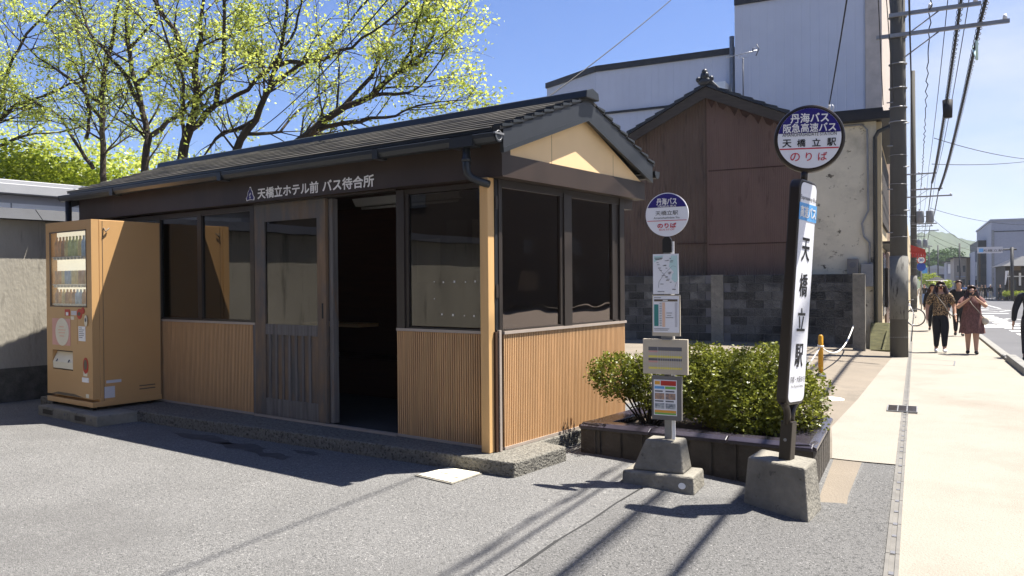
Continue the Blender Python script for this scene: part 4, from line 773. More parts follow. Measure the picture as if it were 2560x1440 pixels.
mb = MB(); mb.tube([st(17, -.95, 7.66), st(17, -.89, 7.52), st(17, -.97, 7.35)], .014, 5); mb.tube([st(17, -1.06, 7.47), st(17, -1.05, 7.56), st(17, -1.0, 7.56)], .014, 5); mb.build('reflector', 'ink', an)
ch = thing('rendered_house', 'flat roofed house with stained pale rendered side wall and cream street front', 'house', st(18, 1.2, -.35))
mb = MB(); mb.box(.435, 2.05, 15.22, 15.36, -.4, 4.99, fw); mb.build('side_wall', 'stained_render', ch)
mb = MB(); mb.box(.6, 2.05, 15.365, 23.0, -.4, 4.98, fw); mb.box(2.05, 2.16, 15.28, 15.55, -.4, 4.98, fw); mb.build('street_wall', 'cream_facade', ch)
mb = MB(); mb.box(.46, 2.45, 14.95, 23.2, 4.995, 5.17, fw); mb.box(.46, 2.20, 15.1, 23.1, 5.17, 5.28, fw); mb.build('roof_slab', 'dark_roof', ch)
mb = MB(); mb.box(2.052, 2.12, 17.0, 22.5, 2.75, 4.55, fw); mb.build('louvre', 'far_timber', ch)
mb = MB(); mb.box(2.052, 2.32, 16.0, 22.8, 2.15, 2.21, fw); mb.build('canopy', 'dark_roof', ch)
mb = MB(); mb.box(2.052, 2.09, 18.4, 22.6, .3, 2.0, fw); mb.build('window', 'window_dark', ch)
mb = MB(); mb.box(2.052, 2.10, 20.5, 22.9, -.3, 2.1, fw); mb.build('brown_panel', 'brown_facade', ch)
sgm = MB(); sgm.box(2.10, 2.17, 19.5, 20.5, .5, 1.6, fw); sgn = sgm.build('sign_board', 'far_timber', ch)
mb = MB(); mb.tube([st(15.16, 2.03, -.3), st(15.16, 2.03, 4.6), st(15.1, 2.1, 4.72), st(14.9, 2.62, 4.9)], .048, 10); mb.build('downpipe', 'gutter', ch)
mb = MB(); mb.tube([st(15.19, .9, 4.93), st(15.17, 1.75, 4.93), st(15.17, 1.86, 4.8), st(15.17, 1.88, 2.9), st(15.17, 1.74, 2.6), st(15.17, 1.78, 2.3), st(15.17, 1.9, 2.15), st(15.17, 1.9, 1.5)], .024, 8); mb.build('conduit', 'galv', ch)
for a, b, z0, z1, m in ((1.42, 1.66, 1.42, 1.78, 'board_grey'), (1.72, 1.98, 1.12, 1.66, 'galv')):
    mb = MB(); mb.box(a, b, 15.06, 15.215, z0, z1, fw); mbx = mb.build('meter_box', m, ch, bevel=.01)
mb = MB(); mb.disc(st(15.06, 1.54, 1.63), NV, .07, .02, 16); mb.build('meter_dial', 'ink', mbx)
wb = thing('metal_clad_building', 'large white metal clad building rising behind the brown house', 'building', st(28, -4, -.4))
def ribbed(pts, z0, zs, name, m, pitch=.28):
    mb = MB()
    for (a, b), (za, zb_) in zip(zip(pts, pts[1:]), zip(zs, zs[1:])):
        A, B = Vector(a), Vector(b); L = (B - A).length; n = max(1, int(L / pitch)); d = (B - A) / L; nn = Vector((d.y, -d.x, 0)); V = []
        for k in range(n):
            for f, o in ((0, 0), (.82, 0), (.86, -.006), (.97, -.006)):
                p = A + d * (k + f) / n * L + nn * o; V += [p + Z_ * z0, p + Z_ * (za + (zb_ - za) * (k + f) / n)]
        V += [B + Z_ * z0, B + Z_ * zb_]; mb.add(V, [(2 * k, 2 * k + 2, 2 * k + 3, 2 * k + 1) for k in range(len(V) // 2 - 1)])
    return mb.build(name, m, wb, fix=False)
b_ = ats(1490, 172, 24); dpt = (b_ - CAM).dot(CR @ Vector((0, 0, -1))); W1 = [at(1367, 215, dpt * 1.085), b_]
fa = Vector((W1[0].x, W1[0].y, 0)); fb = Vector((W1[1].x, W1[1].y, 0)); fc = st(24, -2.85)
zA = W1[1].z
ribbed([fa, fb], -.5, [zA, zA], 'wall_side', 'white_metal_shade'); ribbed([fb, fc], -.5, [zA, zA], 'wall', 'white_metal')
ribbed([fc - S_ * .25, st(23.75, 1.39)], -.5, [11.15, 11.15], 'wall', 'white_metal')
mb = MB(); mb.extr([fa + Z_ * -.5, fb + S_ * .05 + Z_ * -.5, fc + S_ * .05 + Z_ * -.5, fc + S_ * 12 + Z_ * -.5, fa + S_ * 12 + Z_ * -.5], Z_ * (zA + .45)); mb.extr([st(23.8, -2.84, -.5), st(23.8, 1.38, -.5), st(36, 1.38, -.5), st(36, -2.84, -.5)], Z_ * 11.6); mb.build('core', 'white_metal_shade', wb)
for A, B, z_ in ((fa, fb, zA), (fb, fc, zA), (fc - S_ * .25, st(23.75, 1.39), 11.15)):
    A = Vector((A.x, A.y, 0)); B = Vector((B.x, B.y, 0)); d = (B - A).normalized(); n = Vector((d.y, -d.x, 0)) * .08; mb = MB(); mb.extr([A + n + Z_ * (z_ - .12), B + n + Z_ * (z_ - .12), B - n + Z_ * (z_ - .12), A - n + Z_ * (z_ - .12)], Z_ * .22); mb.build('parapet', 'far_dark', wb)
mb = MB(); mb.box(-8.1, -4.5, 23.92, 23.98, 7.72, 7.80, fw); mb.build('flashing', 'far_dark', wb)
mb = MB(); mb.tube([st(23.9, -2.98, 0), st(23.9, -2.98, 10)], .09, 8); mb.build('downpipe', 'galv', wb)
mb = MB(); mb.box(-3.75, -3.1, 23.3, 23.95, 6.8, 8.3, fw); mb.build('duct_box', 'lamp_white', wb)
sb = thing('stone_building', 'beige stone faced building edge beyond the white metal wall', 'building', st(26, 1.4, -.4))
mb = MB(); mb.box(1.40, 1.9, 23.7, 46, 6.9, 14, fw); mb.build('upper_wall', 'beige_stone', sb)
mb = MB(); mb.box(1.395, 1.88, 23.72, 45.9, -.6, 6.895, fw); mb.build('lower_wall', 'tan_stone', sb)

# ================================================================== LEFT: boundary wall, annex behind it
bwl = thing('boundary_wall', 'stained plaster boundary wall with dark tiled cap left of the shelter', 'wall', (-7.1, -4, -.2))
mb = MB(); mb.box(-7.2, -7.0, -14, 3.2, -.3, 2.11); mb.build('wall_face', 'plaster_wall', bwl)
mb = MB(); mb.box(-7.24, -6.985, -14, 3.2, -.3, .30); mb.build('wall_foot_shade', 'base_shade', bwl)  # dark strip painted in as the shade at the wall foot
mb = MB()
for k in range(24): y = -14 + k * .72; mb.frustum([(-7.36, y, 2.115), (-6.86, y, 2.115), (-6.86, y + .71, 2.115), (-7.36, y + .71, 2.115)], [(-7.14, y, 2.26), (-7.06, y, 2.26), (-7.06, y + .71, 2.26), (-7.14, y + .71, 2.26)])
mb.build('tile_cap', 'dark_tile', bwl)
ax = thing('annex', 'low pale annex with white panels and metal roof edge behind the boundary wall', 'building', (-9, -2, -.2))
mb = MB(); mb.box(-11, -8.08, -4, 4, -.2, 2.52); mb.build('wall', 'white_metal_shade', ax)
mb = MB(); mb.box(-11.2, -7.9, -4.3, 1.3, 2.525, 2.66); mb.box(-11.2, -7.94, -4.28, 1.28, 2.66, 2.714); mb.build('roof_edge', 'pale_sheet', ax, bevel=.01)
mb = MB()
for k in range(6): y = -3.32 + k * .78; mb.box(-8.078, -8.03, y, y + .76, 2.2, 2.41)
mb.build('white_panel', 'white', ax)

# ================================================================== TREES
def grow(mb, p, d, L, r, lvl, out, rnd, lv):
    n = 4; pts = [p]; dd = d.normalized()
    for k in range(n):
        dd = (dd + Vector((rnd.uniform(-1, 1), rnd.uniform(-1, 1), rnd.uniform(-.7, 1))) * .17).normalized(); pts.append(pts[-1] + dd * L / n)
    mb.tube(pts, [r * (1 - .72 * k / n) for k in range(n + 1)], 5 if lvl else 3)
    if lvl == 0:
        for q in pts[1:]:
            for j in range(rnd.choice((0, 1, lv, lv, lv + 3))): out.append(q + Vector((rnd.gauss(0, .07), rnd.gauss(0, .07), rnd.gauss(-.02, .06))))
        return
    for k in range(rnd.randint(5, 6) if lvl == 1 else 5):
        f = rnd.uniform(.2, 1); i = min(int(f * n), n - 1); q = pts[i].lerp(pts[i + 1], f * n - i); ax_ = dd.orthogonal().normalized(); ax_.rotate(Matrix.Rotation(rnd.uniform(0, 6.283), 3, dd))
        nd = (dd * .75 + ax_ * rnd.uniform(.5, .95) + Z_ * .12).normalized(); grow(mb, q, nd, L * rnd.uniform(.42, .62), max(r * .42, .004), lvl - 1, out, rnd, lv)
def tree(label, limbs, seed, dens=1., lv=4, leaf='leaf_spring', size=.056, cat='tree', name='spring_tree', Ls=1.0):
    """limbs: (depth, r0, r1, [(u, v), ...]) main boughs as they stand behind the shelter"""
    rnd = random.Random(seed); d0, r0, r1, pts = limbs[0]; base = at(pts[0][0], pts[0][1], d0); base.z = -.15
    t = thing(name, label, cat, base, 'spring trees behind the shelter' if name == 'spring_tree' else None); mb = MB(); tw = MB(); out = []
    for li, (dp, ra, rb, pp) in enumerate(limbs):
        n = len(pp); drift = rnd.uniform(-1.3, 1.3) if li else 0; P = [at(u, v, dp + drift * (k / max(1, n - 1)) ** 1.5) for k, (u, v) in enumerate(pp)]
        if li == 0: P = [base + (P[0] - base) * .0, *P]
        Q = [P[0]]
        for a, b in zip(P, P[1:]):
            for f in (.33, .67, 1): Q.append(a.lerp(b, f) + (Vector((rnd.uniform(-1, 1), rnd.uniform(-1, 1), rnd.uniform(-1, 1))) * .035 if f < 1 else Vector()))
        m = len(Q) - 1; R = [(ra + (rb - ra) * k / m) * .66 for k in range(m + 1)]; mb.tube(Q, R, 9)
        Lt = sum((b - a).length for a, b in zip(Q, Q[1:])); cnt = int(Lt * 3.4 * dens)
        for k in range(cnt):
            f = rnd.uniform(.30 if li == 0 else .15, 1) * m; i = min(int(f), m - 1); q = Q[i].lerp(Q[i + 1], f - i)
            if q.z < 3.0: continue
            dd = (Q[i + 1] - Q[i]).normalized(); a_ = dd.orthogonal().normalized(); a_.rotate(Matrix.Rotation(rnd.uniform(0, 6.283), 3, dd))
            grow(tw, q, (dd * rnd.uniform(.4, .9) + a_ + Z_ * .25).normalized(), rnd.uniform(.6, 1.35) * Ls, max(.010, min(.02, R[i] * .4)), 1 if rnd.random() < .75 else 2, out, rnd, lv)
        grow(tw, Q[-1], Q[-1] - Q[-2], 1.1 * Ls, max(rb, .012), 2, out, rnd, lv)
    mb.build('trunk', 'bark', t, fix=False); tw.build('twigs', 'bark', t, fix=False); leaves('crown', leaf, t, out, size)
    return len(out)
NLV = 0
NLV += tree('slender spring tree at far left with upright trunk', [(14, .10, .03, [(272, 520), (258, 440), (255, 330), (258, 210), (280, 110), (290, 30), (300, -70)]), (14, .06, .02, [(232, 420), (205, 380), (150, 290), (60, 240)]), (14, .05, .02, [(256, 300), (215, 240), (200, 120), (192, -10)]), (14, .05, .015, [(256, 260), (150, 180), (70, 120)]), (14, .05, .015, [(216, 345), (225, 280), (205, 200), (120, 60), (60, 20)])], 11, .72)
NLV += tree('forked spring tree second from left behind the shelter', [(13.5, .12, .035, [(350, 520), (362, 430), (372, 345), (357, 285), (338, 205), (318, 90), (322, -60)]), (13.5, .07, .02, [(380, 338), (440, 292), (500, 240), (575, 190)]), (13.5, .06, .02, [(338, 210), (390, 160), (452, 138), (540, 100)]), (13.5, .06, .02, [(350, 265), (300, 170), (230, 90), (200, 10)]), (13.5, .04, .02, [(320, 120), (380, 60), (400, -20)])], 12, .72)
NLV += tree('leaning spring tree with dark limbs at centre left', [(13, .15, .035, [(440, 510), (455, 405), (472, 330), (490, 250), (486, 180), (448, 105), (405, 35), (370, -40)]), (13, .07, .025, [(488, 172), (500, 60), (512, -50)]), (13, .09, .03, [(474, 325), (540, 262), (560, 130), (556, -30)]), (13, .06, .02, [(540, 262), (620, 225), (690, 150), (740, 70), (760, -20)]), (13, .05, .02, [(462, 370), (455, 300), (460, 210), (430, 140)])], 13, .75)
NLV += tree('spring tree with sweeping limbs behind the shelter roof', [(13, .13, .03, [(560, 480), (590, 380), (640, 300), (675, 220), (705, 110), (718, -30)]), (13, .07, .02, [(640, 300), (560, 330), (510, 390)]), (13, .06, .02, [(672, 225), (760, 150), (850, 90), (900, 20)]), (13, .06, .02, [(690, 165), (800, 150), (880, 120), (960, 60)]), (13, .05, .02, [(620, 335), (700, 330), (770, 260)])], 14, .85)
NLV += tree('spring tree whose long boughs reach right over the shelter roof', [(12.5, .13, .025, [(690, 470), (740, 358), (830, 288), (930, 240), (1000, 178), (1050, 140), (1075, 105)]), (12.5, .06, .02, [(845, 282), (930, 190), (970, 110), (1000, 20)]), (12.5, .05, .015, [(930, 240), (1020, 232), (1060, 205)]), (12.5, .05, .015, [(1000, 182), (1045, 160), (1075, 125)]), (12.5, .06, .015, [(780, 325), (900, 305), (990, 290), (1040, 265)]), (12.5, .05, .015, [(1000, 178), (1030, 100), (1050, 40)])], 15, 1.15, Ls=.78)
NLV += tree('thin spring tree crown leaning in from the left edge', [(15, .10, .03, [(-60, 470), (-40, 380), (-10, 300), (40, 260), (110, 240)]), (15, .05, .02, [(-10, 300), (30, 150), (90, 60), (150, 0)]), (15, .05, .02, [(-40, 380), (60, 340), (150, 330)])], 16, .9)
def bush(label, c, blobs, n, size, leaf, cat='shrub', name='leafy_bush', grp=None):
    t = thing(name, label, cat, (c[0], c[1], c[2]), grp); mb = MB(); pts = []
    for (x, y, z, rx, ry, rz_) in blobs:
        mb.tube([c, Vector((x, y, z - rz_ * .5)), (x, y, z + rz_ * .4)], [.06, .04, .01], 6); k = int(n * rx * ry * rz_ / sum(b[3] * b[4] * b[5] for b in blobs)); d = RNG.normal(size=(k, 3)); d /= np.linalg.norm(d, axis=1)[:, None]
        r = RNG.uniform(.2, 1, size=k) ** .45; lump = 1 + .2 * np.sin(d[:, 0] * 7 + x) * np.cos(d[:, 2] * 6 + y) + .12 * RNG.normal(size=k); q = d * (r * lump)[:, None]; pts.append(np.stack([x + q[:, 0] * rx, y + q[:, 1] * ry, z + q[:, 2] * rz_], 1))
    mb.build('stem', 'bark', t, fix=False); leaves('foliage', leaf, t, np.concatenate(pts), size); return t
q = at(110, 470, 14.5)
bush('dense bright green maple bush above the boundary wall', (q.x, q.y, -.2), [(*at(20, 470, 14.5), 1.1, 1.0, .75), (*at(130, 470, 14.8), 1.1, 1.0, .62), (*at(250, 475, 15.2), .9, .9, .5), (*at(60, 430, 15.5), .8, .8, .5)], 12000, .085, 'leaf_fresh')
q = at(330, 470, 17)
bush('loose light green undergrowth beyond the shelter roof', (q.x, q.y, -.2), [(*at(300, 440, 17), 1.2, 1.2, .6), (*at(420, 430, 17.5), 1.2, 1.2, .5), (*at(180, 410, 18), 1.3, 1.2, .7), (*at(30, 370, 18), 1.4, 1.2, .6)], 5200, .09, 'leaf_spring')

# ================================================================== HOUSES ACROSS THE LOT AND THE STREET (unseen, added to block skylight and darken reflections)
def added_house(label, c, ax, L, D, h, m, n):
    t = thing('added_house', label, 'house', (c[0], c[1], gz(c[0], c[1]))); ax = Vector(ax).normalized(); nn = Vector((-ax.y, ax.x, 0)); f = lambda a, b, z: Vector((c[0], c[1], 0)) + ax * a + nn * b + Z_ * z
    mb = MB(); mb.box(-L / 2, L / 2, -D / 2, D / 2, -.6, h, f); mb.build('wall', m, t)
    mb = MB(); mb.extr([f(-L / 2 - .6, -D / 2 - .8, h + .003), f(-L / 2 - .6, D / 2 + .8, h + .003), f(-L / 2 - .6, 0, h + D * .24)], ax * (L + 1.2)); mb.build('roof', 'kawara', t)
    for sd in (-1, 1):
        for k in range(n):
            a = -L / 2 + (k + .5) * L / n
            for z0, z1 in ((.4, 2.2), (3.6, 5.0)):
                if z1 < h: mb = MB(); mb.box(a - .8, a + .8, sd * (D / 2 + .005), sd * (D / 2 + .06), z0, z1, f); mb.build('window', 'window_dark', t)
added_house('long dark timber house added unseen across the lot to block skylight', (-6, -17, 0), (1, .05, 0), 34, 8, 7.5, 'far_timber', 9)
q = st(90, 50); added_house('dark timber house added unseen across the street to darken the reflections', (q.x, q.y, 0), S_, 120, 10, 13.0, 'far_timber', 20)
mb = MB(); mb.box(-26, 8, -12.6, -12.4, -.5, 1.75); tag(mb.build('boundary_wall', 'plaster_wall'), 'pale plaster wall across the lot before the added timber house', 'wall')

# ================================================================== UTILITY POLES AND CABLES
def upole(s, w, h, label, detail=True, tr=False):
    g0 = gs(s, w); t = thing('utility_pole', label, 'utility pole', st(s, w, g0), 'utility poles along the street'); f = lambda a, b, z: st(s + b, w + a, g0 + z)
    mb = MB(); mb.tube([f(0, 0, -.3), f(0, 0, h * .5), f(0, 0, h)], [.178, .155, .125], 28); mb.build('shaft', 'pole_concrete', t)
    za = 7.05
    for z, w0, w1 in ((za, -.16, 1.5), (za - .42, -.40, 1.98), (za + .9, -.5, 1.2)):
        mb = MB(); mb.box(w0, w1, -.20, -.135, z, z + .075, f); mb.tube([f(.1, -.165, z - .45), f(.75, -.165, z)], .014, 6); mb.torus(f(0, 0, z + .03), (0, 0, 1), .163, .016, 20); mb.build('crossarm', 'galv', t)
    mb = MB()
    for z in (6.1, 5.6, 5.2, 4.9): mb.torus(f(0, 0, z), (0, 0, 1), .168, .013, 20)
    for z in (4.2, 3.6, 2.95, 2.5, 2.1, 1.75, 1.55, .95, .42): mb.torus(f(0, 0, z), (.06 * math.sin(z * 9), .05, 1), .174, .005, 20, 4)
    mb.build('band', 'galv', t)
    mb = MB(); mb.tube([f(0, 0, .80), f(0, 0, 2.1)], .181, 28); mb.build('sleeve', 'pole_sleeve', t)
    mb = MB()
    for k, z in enumerate((2.6, 3.05, 3.5, 3.95, 4.4, 4.85, 5.3)): a = (.19 if k % 2 else -.19); mb = MB(); mb.tube([f(0, -.1, z), f(a * 1.1, -.14, z)], .012, 6); mb.build('step_bolt', 'galv', t)
    if tr:
        for a in (.35, .85):
            mb = MB(); mb.tube([f(a, -.1, za - 1.9), f(a, -.1, za - 1.85), f(a, -.1, za - 1.25), f(a, -.1, za - 1.2)], [.18, .21, .21, .18], 14); mb.tube([f(a - .05, -.1, za - 1.2), f(a - .05, -.1, za - 1.08)], .03, 6); mb.build('transformer', 'transformer', t)
        mb = MB(); mb.box(-.1, 1.2, -.2, -.1, za - 1.98, za - 1.92, f); mb.build('bracket', 'galv', t)
    mb = MB()
    for a, z in ((1.4, za + .075), (.6, za + .075), (1.9, za - .345), (1.1, za + .975), (.3, za + .975)): mb.tube([f(a, -.165, z), f(a, -.165, z + .1)], [.045, .03], 8)
    mb.build('insulator', 'insulator', t); return t
upole(13.18, 2.55, 10.5, 'nearest thick concrete utility pole with scuffed pale sleeve')
upole(47, 2.75, 14, 'second utility pole with two grey transformers beyond the bicycle', tr=True)
upole(79, 2.8, 13, 'third utility pole far along the sidewalk', tr=True); upole(112, 2.8, 13, 'fourth utility pole in the distance', tr=True); upole(146, 2.8, 13, 'farthest utility pole of the left row')
PS = [(-24, 1.0), (13.18, 0), (47, -.1), (79, -.3), (112, -.6), (146, -.9)]
def run(w, z, r, dip, wv=0.):
    pts = []
    for (a, za), (b, zb_) in zip(PS, PS[1:]):
        n = 60 if (wv and a < 60) else 16
        for k in range(n): f = k / n; s = a + (b - a) * f; pts.append(st(s, w + wv * math.sin(s * 5.1), z + za + (zb_ - za) * f - dip * 4 * f * (1 - f) + wv * math.cos(s * 6.7)))
    mb = MB(); mb.tube(pts, r, 6); return mb
def coil(mb, w, z, dip, s0, s1, R=.055, pitch=.34):
    a, b = (13.18, 47); pts = []; n = int((s1 - s0) / pitch * 7)
    for k in range(n):
        s = s0 + (s1 - s0) * k / n; A, B = (-24, 13.18) if s < 13.18 else (a, b); f = (s - A) / (B - A); zz = z + (-.1 * f if s >= 13.18 else 1 - f) - dip * 4 * f * (1 - f); t = 2 * math.pi * (s - s0) / pitch
        pts.append(st(s, w + R * math.cos(t), zz + R * math.sin(t) - .02))
    mb.tube(pts, .009, 4)
for w, z, r, dip, wv, lb, cl in ((3.70, 6.86, .030, .42, 0, 'thick black cable bundle along the street on the inner arm', 1), (4.04, 6.42, .030, .42, 0, 'thick black cable bundle hung from the tip of the long arm', 1), (3.15, 6.75, .012, .5, .03, 'wavy thin black cable nearest the poles', 0), (3.9, 7.25, .010, .4, 0, 'thin taut cable above the long arm', 0), (3.55, 7.8, .010, .35, 0, 'thin upper wire on the top arm', 0), (2.35, 7.8, .010, .35, 0, 'thin wire on the inner end of the top arm', 0), (2.80, 5.3, .014, .35, 0, 'low black cable close beside the pole shafts', 0)):
    mb = run(w, z, r, dip, wv)
    if cl: coil(mb, w, z, dip, 5, 46)
    tag(mb.build('overhead_cable', 'cable', fix=False), lb, 'cable', 'cables along the street')
mb = MB(); mb.tube([st(21.4, 3.72, 6.52), st(21.4, 3.72, 6.0)], [.14, .12], 10); mb.build
jb = mb.build('cable_joint_box', 'cable'); tag(jb, 'black joint box hanging on the inner cable bundle', 'joint box')
mb = MB(); mb.tube([st(14.2, 4.04, 6.42), st(14.5, 4.06, 6.0), st(15.0, 4.02, 6.38)], .03, 6); tag(mb.build('cable_guard', 'pale_teal'), 'short green loop on the outer cable bundle', 'cable guard')
def wire(A, B, dip, r, label, extra=None):
    mb = MB(); mb.tube(sag(A, B, dip, 24), r, 5); return tag(mb.build('overhead_wire', 'cable', fix=False), label, 'wire')
wire(at(985, -20, 8.5), at(640, 330, 14.5), .12, .008, 'black wire slanting down through the spring trees')
wire(at(1700, -20, 17), at(1330, 272, 12.5), .05, .010, 'black wire crossing the clear sky down to the shelter ridge')
wire(at(2120, -20, 13.2), ats(2073, 262, 14.95), .05, .014, 'black drop wire ending at the rendered house roof')
wire(at(1985 + 210, -20, 13.5), at(2208, 262, 16.4), .02, .008, 'left thin wire in front of the beige stone wall'); wire(at(2215, -20, 13.5), at(2235, 255, 15.9), .02, .008, 'right thin wire in front of the beige stone wall')
mb = MB(); e = ats(2073, 262, 14.95); mb.tube([e, e - Z_ * .1], .03, 8); mb.tube([e + T_ * .06, e + T_ * .1 - Z_ * .06, e + T_ * .06 - Z_ * .16], .012, 5); tag(mb.build('wire_anchor', 'insulator'), 'small white anchor where the drop wire meets the roof', 'anchor')
for k, (a, b, d) in enumerate((((2335, 345, 50), (2700, 398, 75), .6), ((2330, 410, 50), (2700, 376, 80), .5), ((2325, 520, 80), (2700, 545, 100), 1.2), ((2330, 545, 80), (2480, 620, 125), 1.0), ((2322, 585, 110), (2500, 640, 125), .5), ((2335, 600, 112), (2440, 600, 160), 1.5))):
    wire(at(*a), at(*b), d, .022, ('upper wire crossing the street sky from the second pole', 'wire rising to the right over the street', 'sagging wire above the grey building', 'wire falling towards the dark building', 'low wire in front of the green hill', 'long sagging wire across the green hill')[k])

# ================================================================== FAR STREET
def rect_at(u0, u1, v0, v1, s):
    w0, zt_ = swz(u0, v0, s); w1, _ = swz(u1, v0, s); _, zb_ = swz((u0 + u1) / 2, v1, s); return w0, w1, zb_, zt_
def building(name, label, u0, u1, v0, v1, s, dep, m, cat='building', roof=None, wins=(), base=None):
    w0, w1, zb_, zt_ = rect_at(u0, u1, v0, v1, s); t = thing(name, label, cat, st(s + dep / 2, (w0 + w1) / 2, zb_)); zb_ = min(zb_, gs(s, w0)) - .3 if base is None else base
    mb = MB(); mb.box(w0, w1, s, s + dep, zb_, zt_, fw); mb.build('wall', m, t)
    if roof == 'flat': mb = MB(); mb.box(w0 - .15, w1 + .15, s - .15, s + dep + .15, zt_ + .003, zt_ + .25, fw); mb.build('parapet', 'far_grey', t)
    elif roof:
        mb = MB(); c = (w0 + w1) / 2; o = .7; hgt = (w1 - w0) * .16; mb.extr([st(s - o, w0 - o, zt_ + .003), st(s - o, w1 + o, zt_ + .003), st(s - o, c, zt_ + hgt)], S_ * (dep + 2 * o)); mb.build('roof', roof, t)
    for (a, b, c, d, mm) in wins:
        x0, x1, z0, z1 = rect_at(a, b, c, d, s); mb = MB(); mb.box(x0, x1, s - .06, s - .003, z0, z1, fw); mb.build('window' if mm == 'window_dark' else 'sign_panel', mm, t)
    return t
building('grey_building', 'big pale grey flat roofed building at the right edge', 2478, 2640, 553, 752, 125, 30, 'far_grey', roof='flat', wins=((2479, 2486, 575, 760, 'galv'), (2484, 2560, 578, 579, 'far_dark'), (2482, 2485, 694, 700, 'ink'), (2540, 2547, 690, 702, 'window_dark')))
mb = MB(); x0, x1, z0, z1 = rect_at(2497, 2510, 664, 677, 124.9); mb.extr([st(124.9, x0, z0), st(124.9, x1, z0), st(124.9, (x0 + x1) / 2, z1)], S_ * .09); tag(mb.build('triangle_sign', 'far_dark'), 'black triangle sign mounted on the pale grey building', 'sign')
building('dark_building', 'tall dark building left of the pale grey building', 2445, 2476, 601, 745, 134, 20, 'far_dark', wins=((2455, 2474, 640, 660, 'window_dark'), (2455, 2474, 670, 690, 'window_dark'), (2446, 2451, 632, 705, 'far_brown'), (2455, 2474, 706, 738, 'window_dark')))
building('low_shop', 'narrow shop with white vertical sign beside the dark building', 2437, 2447, 628, 748, 137, 14, 'far_grey', wins=((2438.5, 2444, 655, 690, 'white'), (2438, 2445, 700, 728, 'far_dark')))
building('cream_house', 'cream two storey house with small dark windows', 2385, 2416, 645, 748, 150, 16, 'far_cream', 'house', roof='dark_roof', wins=((2393, 2399, 664, 680, 'window_dark'), (2407, 2413, 664, 680, 'window_dark'), (2390, 2414, 690, 693, 'far_grey'), (2390, 2398, 700, 725, 'window_dark'), (2403, 2412, 698, 725, 'window_dark')))
building('brown_house', 'ochre brown two storey house next to the cream one', 2416.5, 2434, 645, 748, 149, 16, 'far_brown', 'house', roof='dark_roof', wins=((2420, 2430, 700, 725, 'window_dark'), (2427, 2431, 660, 672, 'far_dark')))
building('white_roof_shed', 'low shed with broad white roof far down the street', 2308, 2370, 672, 715, 190, 18, 'far_grey', 'shed', roof='pale_sheet', wins=((2345, 2365, 686, 702, 'far_dark'), (2320, 2335, 686, 700, 'window_dark')))
building('blue_shop', 'small bluish shop with white hanging banner far away', 2366, 2384, 655, 735, 170, 14, 'far_grey', roof='far_dark', wins=((2370, 2380, 660, 684, 'white'), (2370, 2382, 700, 725, 'window_dark')))
th = building('timber_house', 'dark timber house with deep eaves at the right edge', 2513, 2640, 662, 744, 97, 12, 'far_timber', 'house', wins=((2518, 2560, 690, 692, 'lamp_white'), (2520, 2526, 700, 730, 'far_brown'), (2532, 2540, 700, 730, 'window_dark'), (2535, 2552, 655, 676, 'far_brown'), (2547, 2552.5, 682, 714, 'lamp_white')))
w0, w1, z0, z1 = rect_at(2503, 2640, 640, 662, 96)
mb = MB(); mb.frustum([st(95.3, w0, z0 - .1), st(95.3, w1, z0 - .1), st(110, w1, z0 - .1), st(110, w0, z0 - .1)], [st(98.5, w0 + 2.2, z1), st(98.5, w1, z1), st(107, w1, z1), st(107, w0 + 2.2, z1)]); mb.build('roof', 'far_dark', th)
building('street_house', 'brown and cream shop row along the left sidewalk beyond the stone building', 2255, 2268.5, 560, 790, 50, 45, 'cream_facade', wins=())
# red awning, road signs, gantry, banner
aw = thing('awning', 'red shop awning with scalloped edge beside the second utility pole', 'awning', st(40, 2.4, 2.6))
x0, x1, z0, z1 = rect_at(2276, 2313, 612, 641, 40); mb = MB(); mb.extr([st(40, x0, z1), st(40, x1, z1 - .25), st(40, x1 + .03, z0 + .1), st(40, x0, z0 + .2)], S_ * 2.4); mb.build('canopy', 'awning_red', aw)
mb = MB()
for k in range(6): w = x0 + .05 + (x1 - x0) * k / 6; mb.box(w, w + .09, 39.97, 40, z0 - .05, z0 + .2, fw)
mb.build('valance', 'red', aw)
rs = thing('road_sign', 'post with round speed limit and blue traffic signs beside the second pole', 'road sign', st(52, 3.2, gs(52, 3.2)))
p0 = ats(2303, 650, 52); p1 = ats(2303, 667, 52); mb = MB(); mb.tube([st(52.05, p0.dot(T_), gs(52, 3.2)), st(52.05, p0.dot(T_), p0.z + .35)], .04, 8); mb.build('post', 'galv', rs)
mb = MB(); mb.disc(p0, NV, .27, .02, 24); ds = mb.build('speed_disc', 'awning_red', rs); mb = MB(); mb.disc(p0 + NV * .02, NV, .2, .005, 24); mb.build('disc_face', 'white', ds); mb = MB(); text(mb, '30', p0 + NV * .026, T_, Z_, .24, .17, .02); mb.build('digits', 'road_blue', ds)
mb = MB(); mb.disc(p1, NV, .27, .02, 24); mb.build('blue_disc', 'road_blue', rs); x0, x1, z0, z1 = rect_at(2302, 2318, 670, 683, 52.3); mb = MB(); mb.box(x0, x1, 52.3, 52.33, z0, z1, fw); mb.build('blue_plate', 'sign_blue', rs)
gt = thing('gantry_sign', 'white station name sign on a dark cantilever post over the road', 'gantry sign', st(92, 12.6, gs(92, 12.6)))
a = ats(2530, 618, 92); b = ats(2507, 624, 92); mb = MB(); mb.tube([st(92, a.dot(T_), gs(92, 12)), st(92, a.dot(T_), a.z)], .16, 10); mb.build('post', 'far_dark', gt)
mb = MB(); mb.tube([st(92, b.dot(T_) - 1.5, b.z), st(92, a.dot(T_) + .4, b.z)], .09, 8); mb.build('arm', 'far_dark', gt)
